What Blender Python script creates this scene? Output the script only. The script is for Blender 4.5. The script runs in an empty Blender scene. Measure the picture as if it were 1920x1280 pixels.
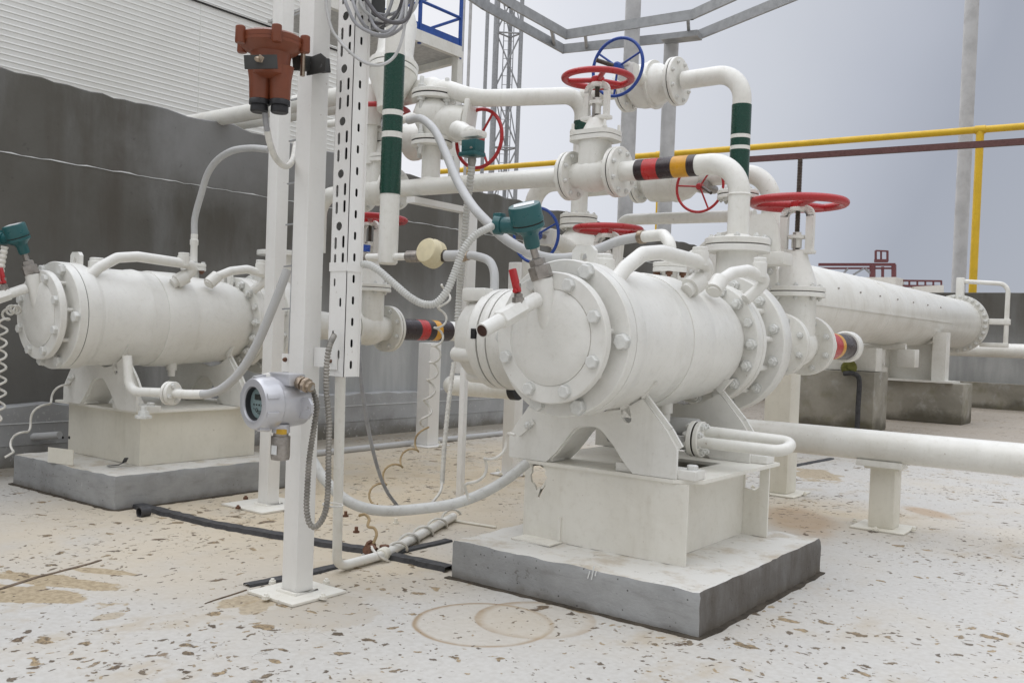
import bpy, bmesh, math, random
from mathutils import Vector as V, Matrix
random.seed(7)
R = math.radians
sc = bpy.context.scene
COL = sc.collection

# ---------------------------------------------------------------- camera
F = 1750.0; CX, CY = 960.0, 665.0; CAMH = 1.4
YAW, PITCH, ROLL = R(37), math.atan(-40 / F), R(2.1)
_f = V((-math.sin(YAW) * math.cos(PITCH), math.cos(YAW) * math.cos(PITCH), math.sin(PITCH)))
_r0 = V((math.cos(YAW), math.sin(YAW), 0)); _u0 = _r0.cross(_f)
_r = _r0 * math.cos(ROLL) + _u0 * math.sin(ROLL)
_u = -_r0 * math.sin(ROLL) + _u0 * math.cos(ROLL)
EYE = V((0, 0, CAMH))
cam = bpy.data.cameras.new("camera"); cam_o = bpy.data.objects.new("camera", cam); COL.objects.link(cam_o)
cam.sensor_width = 36; cam.lens = F / 1920 * 36; cam.shift_y = 25 / 1920; cam.clip_end = 2000; cam.clip_start = .05
m = Matrix((_r, _u, -_f)).transposed().to_4x4(); m.translation = EYE; cam_o.matrix_world = m
sc.camera = cam_o

# ---------------------------------------------------------------- sky and sun (overcast)
w = bpy.data.worlds.new("World"); sc.world = w; w.use_nodes = True
nt = w.node_tree; nt.nodes.clear()
out = nt.nodes.new("ShaderNodeOutputWorld")
SUN_DIR = V((-.40, -.42, .85)).normalized()
sky = nt.nodes.new("ShaderNodeTexSky"); sky.sky_type = 'NISHITA'; sky.sun_disc = False
sky.sun_elevation = math.asin(SUN_DIR.z); sky.sun_rotation = math.atan2(SUN_DIR.x, SUN_DIR.y)
bg1 = nt.nodes.new("ShaderNodeBackground"); nt.links.new(sky.outputs[0], bg1.inputs[0]); bg1.inputs[1].default_value = .05
tc = nt.nodes.new("ShaderNodeTexCoord")
dp = nt.nodes.new("ShaderNodeVectorMath"); dp.operation = 'DOT_PRODUCT'
nt.links.new(tc.outputs['Generated'], dp.inputs[0]); dp.inputs[1].default_value = V((-.9, .3, .3)).normalized()
nz = nt.nodes.new("ShaderNodeTexNoise"); nz.inputs['Scale'].default_value = 2.2; nz.inputs['Detail'].default_value = 5
nt.links.new(tc.outputs['Generated'], nz.inputs['Vector'])
ma = nt.nodes.new("ShaderNodeMath"); ma.operation = 'MULTIPLY_ADD'; nt.links.new(nz.outputs[0], ma.inputs[0]); ma.inputs[1].default_value = .15; ma.inputs[2].default_value = -.075
ad = nt.nodes.new("ShaderNodeMath"); ad.operation = 'ADD'; nt.links.new(dp.outputs['Value'], ad.inputs[0]); nt.links.new(ma.outputs[0], ad.inputs[1])
mr = nt.nodes.new("ShaderNodeMapRange"); nt.links.new(ad.outputs[0], mr.inputs[0]); mr.inputs[1].default_value = -1; mr.inputs[2].default_value = 1
cr = nt.nodes.new("ShaderNodeValToRGB"); nt.links.new(mr.outputs[0], cr.inputs[0])
el = cr.color_ramp.elements
def s2l(c): return tuple((x / 12.92 if x <= .04045 else ((x + .055) / 1.055) ** 2.4) for x in c)
stops = [(0.0, (.78, .78, .785)), (.35, (.755, .76, .775)), (.6, (.72, .735, .765)), (.765, (.648, .668, .715)), (.80, (.72, .738, .782)), (.84, (.79, .805, .838)), (.90, (.88, .89, .92)), (.95, (.955, .957, .972)), (1, (.98, .98, .985))]
el[0].position = 0; el[0].color = (*s2l(stops[0][1]), 1); el[1].position = 1; el[1].color = (*s2l(stops[-1][1]), 1)
for p, c in stops[1:-1]:
    e = el.new(p); e.color = (*s2l(c), 1)
sx = nt.nodes.new("ShaderNodeSeparateXYZ"); nt.links.new(tc.outputs['Generated'], sx.inputs[0])
zr = nt.nodes.new("ShaderNodeMapRange"); nt.links.new(sx.outputs['Z'], zr.inputs[0]); zr.inputs[1].default_value = .46; zr.inputs[2].default_value = 1; zr.inputs[3].default_value = 1.14; zr.inputs[4].default_value = 4.7
bg2 = nt.nodes.new("ShaderNodeBackground"); nt.links.new(cr.outputs[0], bg2.inputs[0]); nt.links.new(zr.outputs[0], bg2.inputs[1])
mx = nt.nodes.new("ShaderNodeMixShader"); mx.inputs[0].default_value = .92
nt.links.new(bg1.outputs[0], mx.inputs[1]); nt.links.new(bg2.outputs[0], mx.inputs[2]); nt.links.new(mx.outputs[0], out.inputs[0])
sun = bpy.data.lights.new("sun", 'SUN'); sun.energy = .75; sun.angle = R(50); sun.color = (1, .965, .91)
sun_o = bpy.data.objects.new("sun", sun); COL.objects.link(sun_o); sun_o.rotation_euler = SUN_DIR.to_track_quat('Z', 'Y').to_euler(); sun_o.location = (0, 0, 30)
sc.view_settings.view_transform = 'Standard'; sc.view_settings.look = 'None'; sc.view_settings.exposure = -0.10; sc.view_settings.gamma = 1

# ---------------------------------------------------------------- where a line of sight meets a real plane, in metres
def ray(px, py): return _f + _r * ((px - CX) / F) - _u * ((py - CY) / F)
def at(px, py, dep): return EYE + ray(px, py) * dep
def on_x(px, py, x): d = ray(px, py); return EYE + d * (x / d.x)
def on_y(px, py, y): d = ray(px, py); return EYE + d * (y / d.y)
def on_z(px, py, z=0.0): d = ray(px, py); return EYE + d * ((z - CAMH) / d.z)

# ---------------------------------------------------------------- materials
class NT:
    def __init__(s, name):
        s.m = bpy.data.materials.new(name); s.m.use_nodes = True; s.t = s.m.node_tree
        s.b = s.t.nodes['Principled BSDF']; s.co = s.new('ShaderNodeTexCoord').outputs['Object']; s._g = None
    def new(s, k): return s.t.nodes.new(k)
    def put(s, v, sock):
        if hasattr(v, 'is_output'): s.t.links.new(v, sock)
        else:
            try: sock.default_value = v
            except Exception: sock.default_value = (*v, 1)
    def geo(s):
        if not s._g: s._g = s.new('ShaderNodeNewGeometry')
        return s._g
    def math(s, op, a, b=0.0, c=0.0, clamp=False):
        n = s.new('ShaderNodeMath'); n.operation = op; n.use_clamp = clamp
        s.put(a, n.inputs[0]); s.put(b, n.inputs[1]); s.put(c, n.inputs[2]); return n.outputs[0]
    def mix(s, f, a, b):
        n = s.new('ShaderNodeMix'); n.data_type = 'RGBA'; s.put(f, n.inputs[0])
        for v, i in ((a, 6), (b, 7)):
            if hasattr(v, 'is_output'): s.t.links.new(v, n.inputs[i])
            else: n.inputs[i].default_value = (*v, 1)
        return n.outputs[2]
    def noise(s, scale, detail=4, rough=.55, vec=None, stretch=None, dist=0):
        n = s.new('ShaderNodeTexNoise'); n.inputs['Scale'].default_value = scale; n.inputs['Detail'].default_value = detail; n.inputs['Roughness'].default_value = rough; n.inputs['Distortion'].default_value = dist
        v = vec or s.co
        if stretch:
            mp = s.new('ShaderNodeMapping'); mp.inputs['Scale'].default_value = stretch; s.t.links.new(v, mp.inputs[0]); v = mp.outputs[0]
        s.t.links.new(v, n.inputs['Vector']); return n.outputs[0]
    def voro(s, scale, vec=None, feature='F1', stretch=None, rnd=1):
        n = s.new('ShaderNodeTexVoronoi'); n.feature = feature; n.inputs['Scale'].default_value = scale; n.inputs['Randomness'].default_value = rnd
        v = vec or s.co
        if stretch:
            mp = s.new('ShaderNodeMapping'); mp.inputs['Scale'].default_value = stretch; s.t.links.new(v, mp.inputs[0]); v = mp.outputs[0]
        s.t.links.new(v, n.inputs['Vector']); return n
    def ramp(s, v, lo, hi, a=0.0, b=1.0):
        n = s.new('ShaderNodeMapRange'); n.interpolation_type = 'SMOOTHSTEP'; s.put(v, n.inputs[0])
        for i, x in ((1, lo), (2, hi), (3, a), (4, b)): n.inputs[i].default_value = x
        return n.outputs[0]
    def bump(s, h, strength=.3, dist=.01):
        n = s.new('ShaderNodeBump'); n.inputs['Strength'].default_value = strength; n.inputs['Distance'].default_value = dist
        s.put(h, n.inputs['Height']); s.t.links.new(n.outputs[0], s.b.inputs['Normal'])
    def sep(s, v):
        n = s.new('ShaderNodeSeparateXYZ'); s.t.links.new(v, n.inputs[0]); return n.outputs
    def set(s, col, rough=.5, metal=0.0, spec=None):
        if col is not None:
            if hasattr(col, 'is_output'): s.t.links.new(col, s.b.inputs['Base Color'])
            else: s.b.inputs['Base Color'].default_value = (*col, 1)
        s.put(rough, s.b.inputs['Roughness']); s.b.inputs['Metallic'].default_value = metal
        if spec is not None: s.b.inputs['Specular IOR Level'].default_value = spec
        return s.m

def paint(name, base, dark, rough=.35, grime=.5, streak=True, lump=.25):
    n = NT(name)
    a = n.noise(2.3, 6, .6); b = n.noise(26, 5, .65); c = n.noise(5, 5, .6, stretch=(2.2, 2.2, .35))
    f = n.ramp(a, .38, .75); f = n.math('MULTIPLY', f, grime * .55)
    g = n.math('MULTIPLY', n.ramp(b, .5, .78), grime * .4)
    f = n.math('ADD', f, g)
    if streak: f = n.math('ADD', f, n.math('MULTIPLY', n.ramp(c, .52, .8), grime * .5))
    col = n.mix(f, base, dark)
    col = n.mix(n.math('MULTIPLY', n.ramp(n.noise(3.4, 5, .7, dist=.6), .52, .66), .32 * grime), col, tuple(x * .80 for x in base))
    chip = n.ramp(n.noise(30, 4, .55), .715, .745)
    col = n.mix(n.math('MULTIPLY', chip, .55 * min(1, grime * 1.5)), col, (.26, .17, .10) if base[0] > .5 else tuple(x * .45 for x in dark))
    n.bump(n.math('ADD', n.noise(14, 4), n.math('MULTIPLY', b, .5)), lump, .006)
    return n.set(col, n.ramp(b, .3, .8, rough - .06, rough + .14))

def plain(name, base, rough=.5, metal=0.0, var=.25, scale=14):
    n = NT(name); f = n.noise(scale, 5, .6)
    col = n.mix(n.ramp(f, .35, .75), base, tuple(max(0, x * (1 - var)) for x in base))
    n.bump(n.noise(scale * 3, 3), .12, .004)
    return n.set(col, n.ramp(f, .3, .7, max(.05, rough - .08), min(1, rough + .1)), metal)

M = {}
M['white'] = paint('white_enamel', (.80, .79, .74), (.53, .50, .42), .33, .65)
M['pump'] = paint('pump_enamel', (.77, .76, .715), (.53, .51, .45), .34, .6, lump=.4)
M['cream'] = paint('cream_enamel', (.77, .74, .645), (.55, .52, .42), .38, .6)
M['dirtyw'] = paint('weathered_white_steel', (.79, .77, .70), (.55, .51, .42), .45, .6)
M['col'] = paint('column_white', (.81, .80, .77), (.63, .615, .57), .38, .4)
M['red'] = paint('red_enamel', (.44, .022, .026), (.28, .03, .03), .3, .6, False)
M['blue'] = paint('blue_enamel', (.016, .06, .30), (.02, .05, .2), .3, .5, False)
M['railblue'] = plain('rail_blue', (.015, .075, .34), .4)
M['green'] = paint('dark_green_tape', (.006, .05, .032), (.012, .06, .04), .25, .2, False, .1)
M['creamcap'] = plain('aged_cream_plastic', (.70, .62, .41), .4, var=.12)
M['teal'] = paint('teal_enamel', (.018, .10, .105), (.03, .09, .09), .32, .5, False)
M['maroon'] = plain('brown_black_band', (.03, .018, .02), .3)
M['bandred'] = plain('band_red', (.5, .03, .028), .3)
M['bandyellow'] = plain('band_yellow', (.68, .33, .02), .3)
M['yellow'] = plain('yellow_enamel', (.72, .46, .02), .4, var=.15, scale=4)
M['brownbeam'] = plain('brown_beam', (.13, .055, .05), .6)
M['black'] = plain('black_rubber', (.018, .018, .02), .5)
M['gasket'] = plain('gasket_dark', (.03, .025, .022), .8)
M['bakelite'] = paint('brown_bakelite', (.20, .055, .024), (.11, .036, .02), .38, .7, False, .2)
M['bracket'] = plain('dark_bracket_steel', (.045, .045, .042), .5)
M['bolt'] = plain('painted_bolt', (.70, .70, .665), .38, var=.18, scale=30)
M['rust'] = plain('rusty_bolt', (.17, .08, .045), .75, var=.5, scale=40)
M['steel'] = plain('bare_steel', (.38, .35, .32), .38, .8, var=.3, scale=30)
M['brass'] = plain('nickel_brass', (.42, .34, .26), .35, .85, var=.3, scale=30)
M['thread'] = plain('greased_thread', (.10, .085, .07), .4, .6, var=.4, scale=50)
M['silver'] = plain('silver_casting', (.56, .56, .58), .36, .5, var=.06, scale=9)
M['greyhose'] = paint('grey_hose', (.50, .50, .49), (.36, .36, .35), .5, .6, False)
M['flex'] = paint('painted_flex_conduit', (.60, .60, .57), (.28, .26, .22), .5, .8, False)
M['darkflex'] = plain('bare_flex_conduit', (.34, .32, .285), .4, .4, var=.5, scale=9)
M['cable'] = plain('grey_cable', (.33, .33, .34), .5)
M['darkcable'] = plain('dark_cable', (.10, .095, .10), .5)
M['whitecable'] = plain('white_cable', (.70, .68, .62), .5)
M['tan'] = plain('stained_cable', (.40, .29, .15), .6)
M['galv'] = plain('galvanised_steel', (.40, .41, .42), .45, .35, var=.2, scale=6)
M['mast'] = plain('mast_steel', (.36, .37, .385), .5, .25)
M['pole'] = plain('grey_pole', (.52, .52, .52), .45, var=.22, scale=3)
M['redsteel'] = plain('red_oxide_steel', (.17, .055, .06), .6)
M['dark'] = plain('dark_inside', (.012, .012, .013), .8)  # near-black, stands in for shade inside the tray and holes
M['brownhole'] = plain('rusty_bore', (.05, .02, .012), .8)
M['label'] = plain('label_plate', (.72, .73, .72), .3, var=.1)
M['lens'] = plain('instrument_face', (.20, .27, .27), .2, var=.1)
M['lcd'] = plain('lcd', (.03, .035, .03), .15)
M['yellowtag'] = plain('yellow_tag', (.6, .36, .03), .5)
M['mesh'] = plain('deck_grating', (.55, .55, .54), .5)

def concrete_floor():
    n = NT('painted_concrete_floor')
    p = n.geo().outputs['Position']; X, Y, Z = n.sep(p)
    big = n.noise(.55, 5, .6, p); mid = n.noise(2.2, 6, .62, p); fine = n.noise(30, 5, .6, p)
    col = n.mix(n.ramp(fine, .3, .75), (.535, .52, .485), (.475, .455, .415))
    def blob(cx, cy, rx, ry, rot=0, soft=.5, wob=.55):
        dx = n.math('SUBTRACT', X, cx); dy = n.math('SUBTRACT', Y, cy); c, s_ = math.cos(rot), math.sin(rot)
        a = n.math('DIVIDE', n.math('ADD', n.math('MULTIPLY', dx, c), n.math('MULTIPLY', dy, s_)), rx)
        b = n.math('DIVIDE', n.math('SUBTRACT', n.math('MULTIPLY', dy, c), n.math('MULTIPLY', dx, s_)), ry)
        d = n.math('SQRT', n.math('ADD', n.math('MULTIPLY', a, a), n.math('MULTIPLY', b, b)))
        d = n.math('ADD', d, n.math('MULTIPLY', n.math('SUBTRACT', mid, .5), wob * 2))
        return d, n.ramp(d, 1 - soft, 1 + soft * .3, 1, 0)
    # worn, yellowed walking area between the plinths and by the wall
    for (px, py, rx, ry, k) in ((760, 900, 2.2, 2.6, .9), (640, 960, 1.5, 1.6, .8), (900, 860, 2.5, 3.2, .8), (300, 940, 1.2, 1.0, .55), (1530, 960, 1.0, 1.0, .75), (1800, 990, 1.8, .8, .35), (700, 1060, .9, .7, .8), (520, 1000, .8, .7, .5), (150, 1000, 1.5, 1.3, .55), (330, 1060, .8, .7, .4), (1000, 985, .6, .6, .6)):
        c = on_z(px, py); d, f = blob(c.x, c.y, rx, ry, 0, .75)
        f = n.math('MULTIPLY', f, n.ramp(mid, .25, .65, .25, 1))
        col = n.mix(n.math('MULTIPLY', f, k), col, (.56, .465, .32))
    col = n.mix(n.math('MULTIPLY', n.ramp(big, .45, .72), .5), col, (.50, .435, .335))
    sm = n.math('MULTIPLY', n.ramp(n.noise(3.2, 6, .68, p, stretch=(1, .55, 1)), .50, .70), n.ramp(n.noise(.7, 3, .5, p), .38, .6))
    col = n.mix(n.math('MULTIPLY', sm, .55), col, (.42, .34, .225))
    sp = n.ramp(n.noise(55, 4, .75, p, stretch=(.5, 1, 1)), .66, .74)
    col = n.mix(n.math('MULTIPLY', sp, .45), col, (.25, .19, .12))
    # wet dark gutter along the walls
    f = n.math('MULTIPLY', n.ramp(n.math('ADD', X, n.math('MULTIPLY', mid, .9)), -8.1, -7.3, 1, 0), 1)
    col = n.mix(n.math('MULTIPLY', f, .8), col, (.20, .17, .125))
    f = n.ramp(n.math('ADD', Y, n.math('MULTIPLY', mid, 5)), 13, 17.5, 0, 1)
    col = n.mix(n.math('MULTIPLY', f, .8), col, (.33, .28, .22))
    for (px, py, rx, ry, rot) in ((1500, 975, .30, .75, .5), (1740, 960, .15, .35, .9), (1375, 1048, .2, .1, 0)):
        c = on_z(px, py); d, f = blob(c.x, c.y, rx, ry, rot, .5); col = n.mix(n.math('MULTIPLY', f, .7), col, (.40, .27, .15))
    for (px, py, r, w_) in ((905, 1168, .34, .965), (1003, 1160, .30, .86)):
        c = on_z(px, py); d, f = blob(c.x, c.y, r, r * 1.02, 0, .1, .05)
        ring = n.math('MULTIPLY', n.ramp(d, w_ - .08, .97), n.ramp(d, .97, 1.02, 1, 0))
        if w_ < .9: ring = n.math('MULTIPLY', ring, n.ramp(n.noise(3.5, 4, .6, p), .35, .6, .35, 1))
        col = n.mix(n.math('MULTIPLY', ring, n.ramp(mid, .3, .6, .45, .95)), col, (.30, .21, .12))
        col = n.mix(n.math('MULTIPLY', f, .22), col, (.5, .42, .30))
    for (px, py, rx, ry, rot, kk) in ((40, 1112, .14, .42, -1.15, .9), (115, 1090, .10, .42, -1.15, .9), (185, 1070, .05, .20, -1.15, .85), (440, 1128, .12, .22, .3, .75), (480, 1135, .10, .16, .3, .7), (205, 1155, .05, .08, 0, .6), (1530, 890, .25, .5, .4, .8), (600, 1150, .3, .28, 0, .25), (1380, 1045, .1, .1, 0, .0)):
        if not kk: continue
        c = on_z(px, py); d, f = blob(c.x, c.y, rx, ry, rot, .10, 1.5)
        col = n.mix(n.math('MULTIPLY', f, kk), col, n.mix(n.ramp(fine, .35, .65), (.30, .225, .125), (.44, .35, .22)))
    # flaked paint chips
    warp = n.new('ShaderNodeVectorMath'); warp.operation = 'MULTIPLY_ADD'
    nn = n.new('ShaderNodeTexNoise'); nn.inputs['Scale'].default_value = 9; nn.inputs['Detail'].default_value = 5; n.t.links.new(p, nn.inputs['Vector'])
    n.t.links.new(nn.outputs['Color'], warp.inputs[0]); warp.inputs[1].default_value = (.16, .16, .16); n.t.links.new(p, warp.inputs[2])
    pw = warp.outputs[0]; h = None
    dens = n.ramp(n.noise(.8, 4, .6, p), .36, .62, .45, 1.0)
    for (sc_, thr, keep, c1, k, st) in ((5.0, .21, .57, (.115, .08, .05), 1, (1, .55, 1)), (9.5, .30, .42, (.095, .07, .045), 1, (.6, 1, 1)), (19, .33, .38, (.10, .075, .05), .95, (1, .55, 1)), (2.3, .11, .68, (.20, .14, .08), .9, (.55, 1, 1)), (34, .32, .48, (.12, .09, .06), .85, (.7, 1, 1))):
        v = n.voro(sc_, pw, stretch=st); rr = n.sep(v.outputs['Color'])
        lim = n.math('MULTIPLY', n.math('MULTIPLY', n.ramp(rr[0], keep, keep + .02), n.math('ADD', .3, rr[1])), thr)
        lim = n.math('MULTIPLY', lim, dens)
        e_ = n.math('SUBTRACT', n.math('ADD', v.outputs['Distance'], n.math('MULTIPLY', n.math('SUBTRACT', n.noise(sc_ * 4, 5, .7, p), .5), .34)), lim)
        on = n.ramp(lim, .0, .01)
        f = n.math('MULTIPLY', n.ramp(e_, -.05, .0, 1, 0), on)
        mixn = n.ramp(n.math('ADD', n.noise(sc_ * 6, 4, .7, p, stretch=(.6, 1, 1)), n.math('MULTIPLY', n.math('SUBTRACT', rr[2], .5), .45)), .44, .78)
        tone = n.mix(mixn, c1, (.38, .285, .165))
        col = n.mix(n.math('MULTIPLY', f, k), col, tone); h = f if h is None else n.math('MAXIMUM', h, f)
    # hair cracks in patches
    ve = n.voro(5.5, pw, 'DISTANCE_TO_EDGE'); cr_ = n.math('MULTIPLY', n.ramp(ve.outputs['Distance'], .0, .016, 1, 0), n.ramp(n.noise(1.3, 3, .5, p), .55, .66))
    cr_ = n.math('MULTIPLY', cr_, n.ramp(n.noise(7, 3, .5, p), .45, .55))
    col = n.mix(n.math('MULTIPLY', cr_, .75), col, (.15, .115, .085))
    n.bump(n.math('SUBTRACT', n.math('ADD', n.math('MULTIPLY', fine, .12), n.math('MULTIPLY', mid, .5)), n.math('ADD', h, n.math('MULTIPLY', cr_, .6))), .5, .006)
    return n.set(col, n.ramp(mid, .3, .7, .5, .75))
M['floor'] = concrete_floor()

def wall_mat():
    n = NT('dark_rendered_concrete'); p = n.geo().outputs['Position']; X, Y, Z = n.sep(p)
    a = n.noise(.9, 6, .6, p); s_ = n.noise(1.6, 5, .6, p, stretch=(1.3, 1.3, .22)); f = n.noise(18, 5, .65, p)
    col = n.mix(n.ramp(a, .3, .7), (.088, .082, .068), (.12, .115, .102))
    col = n.mix(n.math('MULTIPLY', n.ramp(s_, .5, .72), .6), col, (.075, .064, .05))
    s2 = n.noise(1.1, 5, .6, p, stretch=(1.2, 1.2, .3)); col = n.mix(n.math('MULTIPLY', n.ramp(s2, .48, .70), .75), col, (.185, .185, .178))
    up = n.math('MULTIPLY', n.ramp(n.math('ADD', Y, n.math('MULTIPLY', a, 3)), 6.2, 8.0), n.ramp(n.math('ADD', Y, n.math('MULTIPLY', a, 3)), 9.0, 11.5, 1, 0)); up = n.math('MULTIPLY', up, n.ramp(n.math('ADD', Z, a), 2.9, 3.9))
    col = n.mix(n.math('MULTIPLY', up, .8), col, (.26, .262, .26))
    ht = n.ramp(n.noise(11, 3, .5, p), .70, .74); col = n.mix(n.math('MULTIPLY', ht, .3), col, (.05, .045, .04))
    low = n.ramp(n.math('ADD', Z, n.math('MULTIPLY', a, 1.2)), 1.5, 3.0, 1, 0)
    pale = n.math('MULTIPLY', low, n.ramp(n.math('ADD', Y, n.math('MULTIPLY', s_, 4)), 6.5, 10, .12, .95))  # efflorescence low on the wall, with its lit gradient put into the colour
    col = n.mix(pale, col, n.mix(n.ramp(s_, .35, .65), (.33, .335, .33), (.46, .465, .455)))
    n.bump(n.math('ADD', f, n.math('MULTIPLY', a, 2)), .35, .01)
    return n.set(col, .8)
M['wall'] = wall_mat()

def ledge_mat():
    n = NT('ledge_concrete'); p = n.geo().outputs['Position']; X, Y, Z = n.sep(p)
    a = n.noise(1.7, 6, .62, p); f = n.noise(25, 5, .6, p)
    col = n.mix(n.ramp(a, .3, .7), (.30, .30, .295), (.40, .405, .405))
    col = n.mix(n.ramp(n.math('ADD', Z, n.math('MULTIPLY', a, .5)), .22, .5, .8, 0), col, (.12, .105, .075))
    col = n.mix(n.math('MULTIPLY', n.ramp(f, .6, .7), .5), col, (.62, .61, .58))
    n.bump(f, .3, .008); return n.set(col, .8)
M['ledge'] = ledge_mat()

def plinth_mat():
    n = NT('plinth_concrete'); g = n.geo(); p = g.outputs['Position']; X, Y, Z = n.sep(p); NX, NY, NZ = n.sep(g.outputs['Normal'])
    a = n.noise(3, 6, .62); f = n.noise(34, 5, .65); st = n.noise(5, 5, .6, stretch=(1, 1, 5))
    col = n.mix(n.ramp(a, .3, .7), (.27, .273, .27), (.36, .364, .36))
    col = n.mix(n.math('MULTIPLY', n.ramp(st, .5, .75), .5), col, (.24, .235, .225))
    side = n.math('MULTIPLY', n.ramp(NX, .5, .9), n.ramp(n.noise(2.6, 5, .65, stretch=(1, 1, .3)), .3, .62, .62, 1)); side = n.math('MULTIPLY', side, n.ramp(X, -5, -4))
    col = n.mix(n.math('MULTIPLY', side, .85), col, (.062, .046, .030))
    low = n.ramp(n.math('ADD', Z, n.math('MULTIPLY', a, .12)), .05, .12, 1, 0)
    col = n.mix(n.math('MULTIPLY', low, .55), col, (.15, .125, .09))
    col = n.mix(n.ramp(n.math('MULTIPLY', f, a), .13, .17, .7, 0), col, (.13, .12, .11))
    vp = n.voro(34); pr_ = n.sep(vp.outputs['Color']); pore = n.math('MULTIPLY', n.ramp(vp.outputs['Distance'], .10, .22, 1, 0), n.ramp(pr_[0], .80, .82))
    col = n.mix(n.math('MULTIPLY', pore, .85), col, (.05, .045, .04))
    scr = n.ramp(n.noise(9, 5, .7, stretch=(1, 1, 14)), .60, .66); col = n.mix(n.math('MULTIPLY', scr, .35), col, (.20, .195, .185))
    drip = n.math('MULTIPLY', n.ramp(n.noise(22, 3, .5, stretch=(1, 1, .12)), .70, .73), n.ramp(n.noise(4, 3, .5), .5, .6)); col = n.mix(n.math('MULTIPLY', drip, .7), col, (.62, .62, .60))
    top = n.ramp(n.math('ADD', NZ, n.math('MULTIPLY', n.math('SUBTRACT', a, .5), .5)), .45, .6)
    white = n.mix(n.math('MULTIPLY', n.ramp(n.noise(4.5, 6, .66), .46, .70), .75), (.66, .645, .60), (.45, .38, .28)); white = n.mix(n.math('MULTIPLY', n.ramp(n.noise(21, 4, .7), .62, .68), .5), white, (.20, .17, .13))
    col = n.mix(top, col, white)
    n.bump(n.math('ADD', f, n.math('MULTIPLY', a, 2)), .45, .008); return n.set(col, .75)
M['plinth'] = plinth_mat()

def block_mat():
    n = NT('mossy_concrete'); p = n.geo().outputs['Position']; X, Y, Z = n.sep(p)
    a = n.noise(1.6, 6, .62, p); b = n.noise(3.4, 5, .6, p); f = n.noise(22, 5, .6, p)
    col = n.mix(n.ramp(a, .3, .7), (.24, .225, .185), (.36, .335, .28))
    col = n.mix(n.math('MULTIPLY', n.ramp(b, .52, .66), .75), col, (.40, .385, .35))
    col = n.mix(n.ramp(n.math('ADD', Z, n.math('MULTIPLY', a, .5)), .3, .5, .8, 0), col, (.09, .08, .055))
    col = n.mix(n.math('MULTIPLY', n.ramp(n.noise(2.1, 4, .6, p), .5, .65), .4), col, (.17, .16, .08))
    n.bump(f, .35, .01); return n.set(col, .85)
M['block'] = block_mat()

def siding_mat():
    n = NT('white_siding'); a = n.noise(.5, 5, .6)
    col = n.mix(n.ramp(a, .3, .7), (.90, .90, .87), (.84, .84, .80)); return n.set(col, .55)
M['siding'] = siding_mat()
M['strip'] = plain('bitumen_strip', (.055, .055, .058), .6, var=.4, scale=20)
M['seam'] = plain('open_seam', (.17, .125, .085), .9, var=.5, scale=20)
M['seamdark'] = plain('dirt_and_shade_seam', (.075, .06, .042), .95, var=.5, scale=14)  # seam dirt, kept dark to paint in contact shade as well
M['patch'] = plain('bare_screed', (.36, .275, .165), .9, var=.4, scale=16)
M['moss'] = plain('moss_green', (.16, .16, .03), .8, var=.4)

# ---------------------------------------------------------------- mesh helpers
BM = bmesh.new
def frame(axis):
    z = V(axis).normalized(); x = z.orthogonal().normalized()
    if abs(z.z) < .9: x = V((0, 0, 1)).cross(z).normalized()
    return x, z.cross(x), z
def tube(bm, pts, r, seg=16, cap=True, rf=None):
    pts = [V(p) for p in pts]; n = len(pts); T = []
    for i in range(n):
        t = (pts[min(i + 1, n - 1)] - pts[max(i - 1, 0)]); T.append(t.normalized() if t.length > 1e-9 else V((0, 0, 1)))
    x, y, _ = frame(T[0]); rings = []
    for i in range(n):
        t = T[i]; x = (x - t * x.dot(t)).normalized(); y = t.cross(x); rr = r if rf is None else rf(i)
        rings.append([bm.verts.new(pts[i] + (x * math.cos(a) + y * math.sin(a)) * rr) for a in (2 * math.pi * k / seg for k in range(seg))])
    for a, b in zip(rings, rings[1:]):
        for k in range(seg): bm.faces.new((a[k], a[(k + 1) % seg], b[(k + 1) % seg], b[k]))
    if cap: bm.faces.new(rings[0][::-1]); bm.faces.new(rings[-1])
    return bm
def bend(pts, Rr, n=7):
    pts = [V(p) for p in pts]; o = [pts[0]]
    for i in range(1, len(pts) - 1):
        p, a, b = pts[i], pts[i - 1], pts[i + 1]; u = (a - p); v = (b - p); lu, lv = u.length, v.length; u.normalize(); v.normalize()
        ang = u.angle(v)
        if ang > math.pi - .02: o.append(p); continue
        rr = Rr if not isinstance(Rr, (list, tuple)) else Rr[i - 1]
        d = min(rr / math.tan(ang / 2), lu * .49, lv * .49); rr = d * math.tan(ang / 2)
        c = p + (u + v).normalized() * (rr / math.sin(ang / 2)); s = p + u * d - c; e = p + v * d - c; th = s.angle(e); ax = s.cross(e).normalized()
        for k in range(n + 1): o.append(c + Matrix.Rotation(th * k / n, 3, ax) @ s)
    o.append(pts[-1]); return o
def spline(pts, n=8):
    pts = [V(p) for p in pts]; P = [pts[0] * 2 - pts[1]] + pts + [pts[-1] * 2 - pts[-2]]; o = []
    for i in range(1, len(P) - 2):
        a, b, c, d = P[i - 1:i + 3]
        for k in range(n):
            t = k / n; o.append(.5 * ((2 * b) + (c - a) * t + (2 * a - 5 * b + 4 * c - d) * t * t + (3 * b - a - 3 * c + d) * t ** 3))
    o.append(pts[-1]); return o
def resample(pts, step):
    pts = [V(p) for p in pts]; o = [pts[0]]; need = step
    for a, b in zip(pts, pts[1:]):
        L = (b - a).length; pos = 0.0
        while L - pos >= need: pos += need; o.append(a.lerp(b, pos / L)); need = step
        need -= L - pos
    o.append(pts[-1]); return o
def ribbed(bm, pts, r, pitch=.016, seg=12, depth=.16):
    P = resample(pts, pitch / 3); return tube(bm, P, r, seg, True, lambda i: r * (1.0, 1.0, 1 - depth)[i % 3])
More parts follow.
